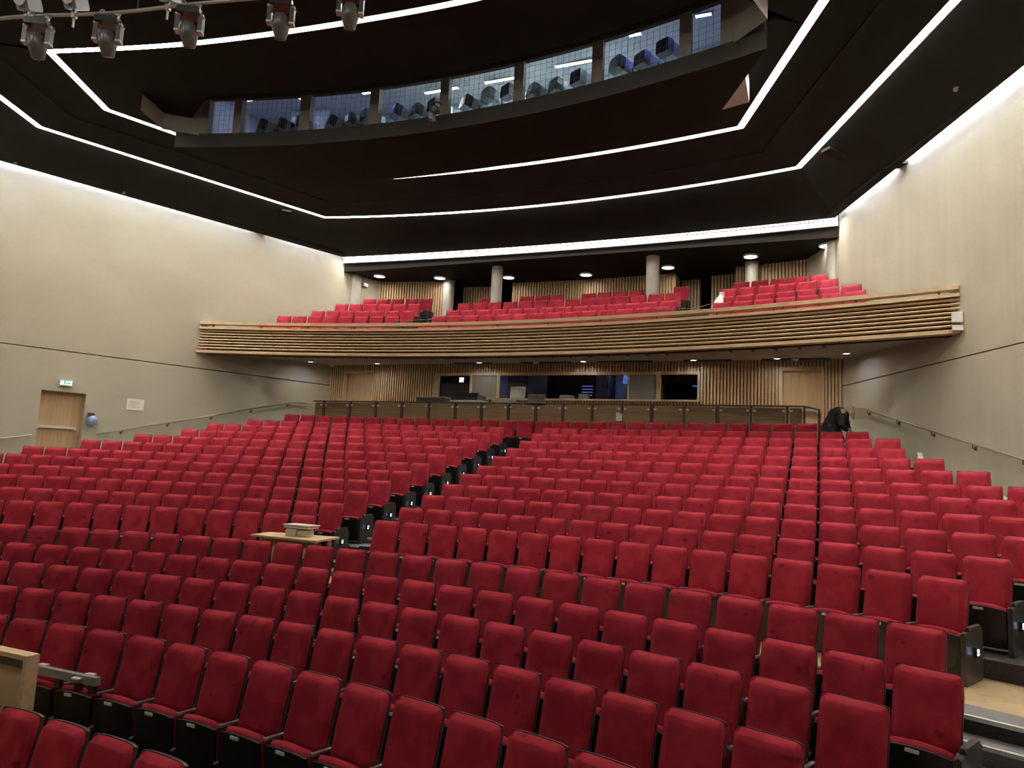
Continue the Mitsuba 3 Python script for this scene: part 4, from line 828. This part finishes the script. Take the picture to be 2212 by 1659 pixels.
k = put('notice_sheet', cat([move(box(-0.08, 0.02, -0.004, 0.004, -0.12, 0.12), 2.50, RY - 0.045, 4.58), move(box(0.02, 0.10, -0.004, 0.004, -0.12, 0.09), 2.50, RY - 0.045, 4.58)]), 'white_part'); tag(k, 'bright white sheet hung on a railing post, right of the middle', 'paper')

# ------------------------------------------------------------------ side walls: door, handrails, signs
def LW_(y, z, out=0.0):
    d = np.array([WALL_SLOPE, 1.0]) / math.hypot(1, WALL_SLOPE); n_in = np.array([d[1], -d[0]])
    q = np.array([-float(wall_x(y)), y]) + n_in * out; return np.array([q[0], q[1], z])
def on_left(m, y, z, out): # mesh in (along, outwards into the room = -y, up)
    a = math.atan2(1.0, WALL_SLOPE); p = LW_(y, z, out); return move(m, p[0], p[1], p[2], rz=a)
k = 'door_3'
put(k, on_left(box(-0.54, 0.54, 0.0, 0.05, -1.7, 1.05), 13.525, 3.45, -0.22), 'door_oak'); tag(k, 'pale oak exit door set back in the left concrete wall', kind='structure')
put(k + '__reveal', cat([on_left(box(-0.56, -0.535, -0.0, 0.30, -1.7, 1.05), 13.525, 3.45, 0.0), on_left(box(0.535, 0.56, 0.0, 0.30, -1.7, 1.05), 13.525, 3.45, 0.0), on_left(box(-0.56, 0.56, 0.0, 0.30, 1.045, 1.07), 13.525, 3.45, 0.0)]), 'concrete')
put(k + '__push_bar', on_left(cat([move(chamfer_box(0.92, 0.05, 0.07, 0.012), 0, -0.07, 0.08), *[move(chamfer_box(0.06, 0.09, 0.10, 0.01), q, -0.04, 0.06) for q in (-0.44, 0.44)]]), 13.48, 3.45, -0.22), 'lid_white')
def handrail(side, pts, key, words, outs=0.07):
    f = (lambda y, z, o: LW_(y, z, o)) if side < 0 else (lambda y, z, o: LW_(y, z, o) * [-1, 1, 1])
    path = np.array([f(y, z, outs) for y, z in pts]); put(key, tube(path, 0.019, 8), 'steel')
    tag(key, words, 'handrail')
    L = np.r_[0, np.cumsum(np.linalg.norm(np.diff(path, axis=0), axis=1))]; n = max(1, round(L[-1] / 1.35))
    for s in (np.arange(n) + 0.5) * L[-1] / n:
        c = np.array([np.interp(s, L, path[:, k]) for k in range(3)]); y = np.interp(s, L, [q[0] for q in pts])
        b = f(y, c[2] - 0.09, 0.0); m = (c + b) / 2; m[2] = c[2] - 0.09
        put(key + '__bracket', cat([tube([c + [0, 0, -0.01], [c[0], c[1], c[2] - 0.085], b], 0.009, 6), move(lathe([(0, 0), (0.04, 0), (0.04, 0.014), (0, 0.014)], 14), *b, ry=math.pi / 2 * -1, rz=math.atan2(1.0, WALL_SLOPE) if side > 0 else 0)]), 'dark_metal')
handrail(-1, [(14.35, 3.41), (15.5, 3.725), (17.0, 4.12), (18.5, 4.55), (19.74, 4.89), (20.16, 4.88)], 'handrail', 'steel handrail climbing the left concrete wall')
handrail(-1, [(11.2, 2.86), (12.31, 3.14), (12.93, 3.27)], 'handrail_001', 'end of a steel handrail at the far left, before the exit door')
handrail(1, [(20.29, 4.93), (19.95, 4.92), (18.70, 4.60), (16.66, 4.05), (14.88, 3.60), (13.0, 3.10)], 'handrail_002', 'steel handrail sloping down the right concrete wall')
k = 'exit_sign'
put(k + '__case', on_left(chamfer_box(0.30, 0.06, 0.17, 0.012), 13.53, 4.735, 0.03), 'white_part')
lit(on_left(trimesh.Trimesh([[-0.135, -0.032, -0.07], [0.135, -0.032, -0.07], [0.135, -0.032, 0.07], [-0.135, -0.032, 0.07]], [[0, 1, 2], [0, 2, 3]], process=False), 13.53, 4.735, 0.03), (1.3, 2.6, 2.0), k + '__light_panel')
pict = [move(box(-0.012, 0.012, -0.003, 0.003, -0.012, 0.012), -0.03, 0, 0.045), move(box(-0.014, 0.014, -0.003, 0.003, -0.03, 0.025), -0.035, 0, 0.005, ry=0.3), move(box(-0.007, 0.007, -0.003, 0.003, -0.03, 0.0), -0.05, 0, -0.02, ry=0.5), move(box(-0.007, 0.007, -0.003, 0.003, -0.03, 0.0), -0.022, 0, -0.02, ry=-0.4), box(0.02, 0.10, -0.003, 0.003, -0.012, 0.012), box(-0.13, 0.13, -0.003, 0.003, 0.058, 0.07), box(-0.13, 0.13, -0.003, 0.003, -0.07, -0.058)]
mat('exit_green', two(principled((0.02, 0.40, 0.22), 0.5)))
put(k + '__pictogram', on_left(cat(pict), 13.53, 4.735, 0.066), 'exit_green'); tag(k, 'glowing green and white exit sign above the left wall door', 'exit sign')
put('wall_notice', on_left(chamfer_box(0.46, 0.012, 0.32, 0.003), 15.2, 4.32, 0.01), 'paper'); tag('wall_notice', 'white notice sheet on the left concrete wall', 'notice')
put('wall_notice__text', on_left(cat([box(-0.17, 0.02 + 0.13 * ((i * 7) % 4) / 4, -0.001, 0.001, 0.09 - 0.035 * i, 0.099 - 0.035 * i) for i in range(6)]), 15.2, 4.32, 0.0175), 'ink')
put('wall_dispenser', on_left(chamfer_box(0.15, 0.10, 0.09, 0.015), 14.17, 3.93, 0.05), 'black_satin'); tag('wall_dispenser', 'small black box on the left wall beside the exit door', 'dispenser')
ball = trimesh.creation.icosphere(3, 0.135); ball.vertices *= [1, 0.7, 1.05]; ball.vertices += 0.018 * (meshkit.noise(ball.vertices * 22, 3)[:, None] - 0.5) * ball.vertex_normals
put('blue_bag', on_left(ball, 14.20, 3.76, 0.10), 'blue_plastic', True); tag('blue_bag', 'round blue plastic bag hanging on the left wall below a black box', 'bag')
k = 'balcony_sign'
put(k + '__case', move(chamfer_box(0.05, 0.22, 0.13, 0.01), -7.72, 21.95, 9.45), 'white_part'); lit(trimesh.Trimesh([[-7.69, 21.85, 9.40], [-7.69, 22.05, 9.40], [-7.69, 22.05, 9.50], [-7.69, 21.85, 9.50]], [[0, 1, 2], [0, 2, 3]], process=False), (3.0, 4.2, 4.0), k + '__panel'); tag(k, 'small bright sign beside the left balcony column', 'exit sign')

# ------------------------------------------------------------------ loose things
# folding table in the cross aisle with a small machine on it
tz = 1.80
k = 'table'
put(k + '__top', move(cat([trimesh.Trimesh(np.array([[-0.58, 9.05, 0], [0.66, 9.05, 0], [0.54, 9.80, 0], [-0.66, 9.58, 0], [-0.58, 9.05, 0.028], [0.66, 9.05, 0.028], [0.54, 9.80, 0.028], [-0.66, 9.58, 0.028]]), [[0, 2, 1], [0, 3, 2], [4, 5, 6], [4, 6, 7], [0, 1, 5], [0, 5, 4], [1, 2, 6], [1, 6, 5], [2, 3, 7], [2, 7, 6], [3, 0, 4], [3, 4, 7]], process=False)]), 0, 0, tz - 0.03), 'table_wood')
put(k + '__apron', box(-0.42, 0.50, 9.18, 9.21, tz - 0.30, tz - 0.03), 'table_wood')
for x, y in ((-0.45, 9.2), (0.52, 9.2), (-0.5, 9.52), (0.46, 9.65)): put(k + '__leg', box(x - 0.022, x + 0.022, y - 0.022, y + 0.022, 1.05, tz - 0.03), 'table_wood')
tag(k, 'pale wooden table standing in the cross aisle', 'table')
k = 'projector'
put(k + '__body', cat([move(chamfer_box(0.20, 0.22, 0.105, 0.02), -0.03, 9.42, tz + 0.055), move(chamfer_box(0.16, 0.20, 0.095, 0.02), 0.15, 9.45, tz + 0.05)]), 'cardboard')
put(k + '__lid', cat([move(chamfer_box(0.49, 0.30, 0.018, 0.006), 0.06, 9.45, tz + 0.165), move(chamfer_box(0.46, 0.28, 0.03, 0.010), 0.06, 9.45, tz + 0.135)]), 'lid_white')
tag(k, 'cream and white boxy device on the wooden table', 'box')
# wooden board on edge at the lower left
k = 'wooden_frame'; fx1, fy = 0.975, 4.62
def board(x0, x1, z0, z1, d0, d1): return box(x0, x1, fy + d0, fy + d1, z0, z1)
put(k + '__rim', cat([board(-0.35, fx1, 1.085, 1.125, -0.02, 0.10), board(fx1 - 0.045, fx1, 0.02, 1.085, -0.02, 0.10), board(-0.35, fx1, 0.02, 0.06, -0.02, 0.10), board(-0.35, -0.305, 0.06, 1.085, -0.02, 0.10)]), 'oak_x')
put(k + '__inner_edge', cat([board(-0.305, fx1 - 0.045, 0.985, 1.085, 0.05, 0.07), board(fx1 - 0.135, fx1 - 0.045, 0.06, 0.985, 0.05, 0.07)]), 'black_satin')
put(k + '__board', board(-0.305, fx1 - 0.135, 0.06, 0.985, 0.055, 0.065), 'floor_wood'); tag(k, 'wooden framed board standing on edge at the lower left corner', 'board')
# grey metal beam lying across the folded seats of the front row
k = 'metal_beam'
def beam_box(x0, x1, y0, y1, z0, z1): return box(x0, x1, y0, y1, z0, z1)
B0, B1 = np.array([0.42, 5.00, 0.905]), np.array([1.38, 5.02, 0.905]); ang = math.atan2(B1[1] - B0[1], B1[0] - B0[0]); L = float(np.linalg.norm(B1 - B0)); cc = (B0 + B1) / 2
bp = lambda m: move(m, *cc, rz=ang)
put(k + '__bar', bp(move(chamfer_box(L, 0.055, 0.075, 0.004), z=-0.037)), 'arm_grey')
for x in (-0.36, 0.27):
    for sy in (-1, 1): put(k + '__tab', bp(move(chamfer_box(0.10, 0.05, 0.012, 0.003), x + 0.05 * (sy > 0), sy * 0.05, -0.004 - 0.02 * (sy < 0))), 'lid_white')
for x in (-0.38, -0.02, 0.24, 0.42): put(k + '__foot', bp(move(box(-0.035, 0.035, -0.022, 0.022, -0.15, -0.07), x)), 'black_plastic')
tag(k, 'grey metal beam with four tabs lying across folded front seats, lower left', 'metal beam')
# white plastic bags by the right wall and on the balcony
def bag(key, c, w, h, seed, words, lean_=0.0):
    m = trimesh.creation.icosphere(4, 1.0); v = m.vertices.copy(); t = (v[:, 2] + 1) / 2
    r = np.interp(t, [0, 0.08, 0.45, 0.72, 0.85, 1.0], [0.55, 0.95, 1.0, 0.62, 0.30, 0.36]); a = np.arctan2(v[:, 1], v[:, 0])
    fold = 1 + 0.13 * np.sin(a * 5 + 3 * t + seed) + 0.16 * (meshkit.noise(np.c_[np.cos(a) * 2, np.sin(a) * 2, t * 4] + seed, 5) - 0.5)
    m = trimesh.Trimesh(np.c_[np.cos(a) * r * fold * w / 2 + lean_ * t * h, np.sin(a) * r * fold * w / 2 * 0.8, t * h], m.faces, process=False)
    put(key, move(m, *c), 'white_bag', 40); tag(key, words, 'plastic bag')
def RW(y, z, out): return LW_(y, z, out) * [-1, 1, 1]
q = RW(16.75, 2.92, 0.34); bag('plastic_bag', (q[0], q[1], 2.93), 0.40, 0.62, 1, 'white plastic bag standing by the right wall beside a red seat')
q = RW(17.1, 2.98, 0.24); bag('plastic_bag_001', (q[0], q[1], 3.08), 0.34, 0.66, 4, 'pale pointed plastic bag against the right wall, half hidden by a red seat', -0.25)
q = RW(14.9, 2.5, 0.40); bag('plastic_bag_002', (q[0] - 0.08, q[1], 2.52), 0.5, 0.55, 8, 'top of a white plastic bag at the right edge of the picture')
bag('plastic_bag_003', (5.02, 20.35, 7.45), 0.42, 0.70, 12, 'bright white bag on the balcony beside the right-hand seats', 0.20)
for i, (y, z) in enumerate(((15.0, 2.62), (15.55, 2.78), (18.3, 3.55))):
    q = LW_(y, z, 0.75); bag(fresh('paper_bag'), (q[0], q[1], z - 0.02), 0.20, 0.50, 20 + i, f'small white bag between seat tops near the left wall, {["nearest", "middle", "farthest"][i]}')

# ------------------------------------------------------------------ person in a black coat bending forward in the last rows
def blob(joints, bones, edge=0.02, it=8):
    """One continuous surface round bones between joints (x, y, z, radius)."""
    def ball(p): return m3.Manifold.sphere(p[3], 20).translate(p[:3])
    parts = [m3.Manifold.batch_hull([ball(joints[a]), ball(joints[b])]) for a, b in bones]
    m = m3.Manifold.batch_boolean(parts, m3.OpType.Add).refine_to_length(edge).to_mesh()
    t = trimesh.Trimesh(m.vert_properties[:, :3], m.tri_verts, process=True); trimesh.smoothing.filter_taubin(t, iterations=it); return t
PX, PY, PZ = 7.93, 18.22, 3.42
def person():
    """Local frame: +x is the way the figure bends, z up from its feet."""
    J = dict(hipL=(-0.06, 0.09, 0.86, 0.125), hipR=(-0.06, -0.09, 0.86, 0.125), kneeL=(0.02, 0.10, 0.47, 0.075), kneeR=(0.05, -0.10, 0.47, 0.075), ankL=(-0.03, 0.10, 0.09, 0.05), ankR=(0.02, -0.10, 0.09, 0.05),
             toeL=(0.13, 0.11, 0.045, 0.04), toeR=(0.18, -0.11, 0.045, 0.04), waist=(0.0, 0.0, 1.00, 0.15), chest=(0.14, 0.0, 1.17, 0.165), shL=(0.20, 0.19, 1.22, 0.075), shR=(0.20, -0.19, 1.22, 0.075), neck=(0.27, 0.0, 1.285, 0.06),
             skull=(0.345, 0.0, 1.285, 0.085), jaw=(0.40, 0.0, 1.215, 0.055), elL=(0.22, 0.24, 0.94, 0.05), elR=(0.20, -0.24, 0.94, 0.05), wrL=(0.30, 0.10, 0.86, 0.034), wrR=(0.29, -0.12, 0.82, 0.034))
    body = blob(J, [('hipL', 'kneeL'), ('hipR', 'kneeR'), ('kneeL', 'ankL'), ('kneeR', 'ankR'), ('ankL', 'toeL'), ('ankR', 'toeR'), ('hipL', 'hipR'), ('hipL', 'waist'), ('hipR', 'waist'), ('waist', 'chest'), ('chest', 'shL'), ('chest', 'shR'), ('shL', 'shR'), ('chest', 'neck'), ('neck', 'skull'), ('skull', 'jaw'), ('shL', 'elL'), ('shR', 'elR'), ('elL', 'wrL'), ('elR', 'wrR')])
    hands = []
    for s, wr in ((1, J['wrL']), (-1, J['wrR'])):
        H = {'w': (*wr[:3], 0.030), 'p': (wr[0] + 0.05, wr[1] - 0.01 * s, wr[2] - 0.055, 0.026)}; bones = [('w', 'p')]
        for i, (dy, ln) in enumerate(((0.030, 0.060), (0.011, 0.072), (-0.009, 0.068), (-0.028, 0.052))):
            H[f'a{i}'] = (H['p'][0] + 0.012, H['p'][1] + dy, H['p'][2] - 0.022, 0.0095); H[f'b{i}'] = (H['p'][0] + 0.030, H['p'][1] + dy * 1.15, H['p'][2] - 0.022 - ln * 0.5, 0.0088); H[f'c{i}'] = (H['p'][0] + 0.020, H['p'][1] + dy * 1.1, H['p'][2] - 0.022 - ln, 0.0078)
            bones += [('p', f'a{i}'), (f'a{i}', f'b{i}'), (f'b{i}', f'c{i}')]
        H['t0'] = (wr[0] + 0.045, wr[1] - 0.032 * s, wr[2] - 0.035, 0.011); H['t1'] = (wr[0] + 0.075, wr[1] - 0.045 * s, wr[2] - 0.075, 0.009); bones += [('w', 't0'), ('t0', 't1')]
        hands.append(blob(H, bones, 0.006, 4))
    face = [move(trimesh.creation.icosphere(2, 0.016), 0.452, 0, 1.232), move(trimesh.creation.icosphere(1, 0.011), 0.43, 0.03, 1.262), move(trimesh.creation.icosphere(1, 0.011), 0.43, -0.03, 1.262), move(trimesh.creation.box((0.012, 0.04, 0.008)), 0.442, 0, 1.192), move(trimesh.creation.icosphere(1, 0.022), 0.345, 0.085, 1.26), move(trimesh.creation.icosphere(1, 0.022), 0.345, -0.085, 1.26)]
    skin = cat([body, *hands, *face])
    C = dict(hemL=(-0.20, 0.15, 0.60, 0.10), hemR=(-0.20, -0.15, 0.60, 0.10), hemf=(0.12, 0.14, 0.58, 0.09), hemg=(0.12, -0.14, 0.58, 0.09), hip=(-0.08, 0, 0.88, 0.20), waist=(-0.01, 0, 1.02, 0.185), chest=(0.12, 0, 1.15, 0.20), back=(0.02, 0.0, 1.20, 0.14), shL=(0.18, 0.17, 1.20, 0.10), shR=(0.18, -0.17, 1.20, 0.10), neck=(0.23, 0, 1.25, 0.085), elL=(0.22, 0.25, 0.94, 0.080), elR=(0.20, -0.25, 0.94, 0.080), cuL=(0.285, 0.12, 0.87, 0.055), cuR=(0.275, -0.14, 0.835, 0.055))
    coat = blob(C, [('hip', 'hemL'), ('hip', 'hemR'), ('hip', 'hemf'), ('hip', 'hemg'), ('hemL', 'hemR'), ('hemf', 'hemg'), ('hemL', 'hemf'), ('hemR', 'hemg'), ('hip', 'waist'), ('waist', 'chest'), ('waist', 'back'), ('back', 'chest'), ('chest', 'shL'), ('chest', 'shR'), ('shL', 'shR'), ('chest', 'neck'), ('shL', 'elL'), ('shR', 'elR'), ('elL', 'cuL'), ('elR', 'cuR')], 0.025)
    coat.vertices += 0.016 * (meshkit.noise(coat.vertices * 9, 2)[:, None] - 0.5) * coat.vertex_normals
    hood = blob(dict(a=(0.10, 0.10, 1.29, 0.065), b=(0.10, -0.10, 1.29, 0.065), c=(0.03, 0.0, 1.25, 0.085)), [('a', 'b'), ('a', 'c'), ('b', 'c')], 0.02)
    Hh = dict(top=(0.325, 0, 1.325, 0.085), bk=(0.285, 0, 1.29, 0.085), nl=(0.27, 0.05, 1.24, 0.05), sl=(0.36, 0.085, 1.20, 0.035), sr=(0.36, -0.085, 1.20, 0.035), tl=(0.405, 0.085, 1.10, 0.022), tr=(0.405, -0.085, 1.10, 0.022), fr=(0.385, 0, 1.325, 0.06))
    hair = blob(Hh, [('top', 'bk'), ('top', 'fr'), ('bk', 'nl'), ('top', 'sl'), ('top', 'sr'), ('fr', 'sl'), ('fr', 'sr'), ('sl', 'tl'), ('sr', 'tr')], 0.015)
    trousers = blob({k: (*v[:3], v[3] + 0.014) for k, v in J.items() if k[:3] in ('hip', 'kne', 'ank')}, [('hipL', 'kneeL'), ('hipR', 'kneeR'), ('kneeL', 'ankL'), ('kneeR', 'ankR'), ('hipL', 'hipR')], 0.03)
    shoes = blob({k: (v[0], v[1], v[2], v[3] + 0.008) for k, v in J.items() if k[:3] in ('ank', 'toe')}, [('ankL', 'toeL'), ('ankR', 'toeR')], 0.02)
    for nm, m, b in (('body', skin, 'skin'), ('coat', coat, 'coat'), ('hood', hood, 'coat'), ('hair', hair, 'hair'), ('trousers', trousers, 'coat'), ('shoes', shoes, 'coat')):
        put('person__' + nm, move(m, PX, PY, PZ, rz=math.radians(-12)), b, True)
    tag('person', 'person with blond hair and a black hooded coat bending forward between the last rows, right', 'person')
person()
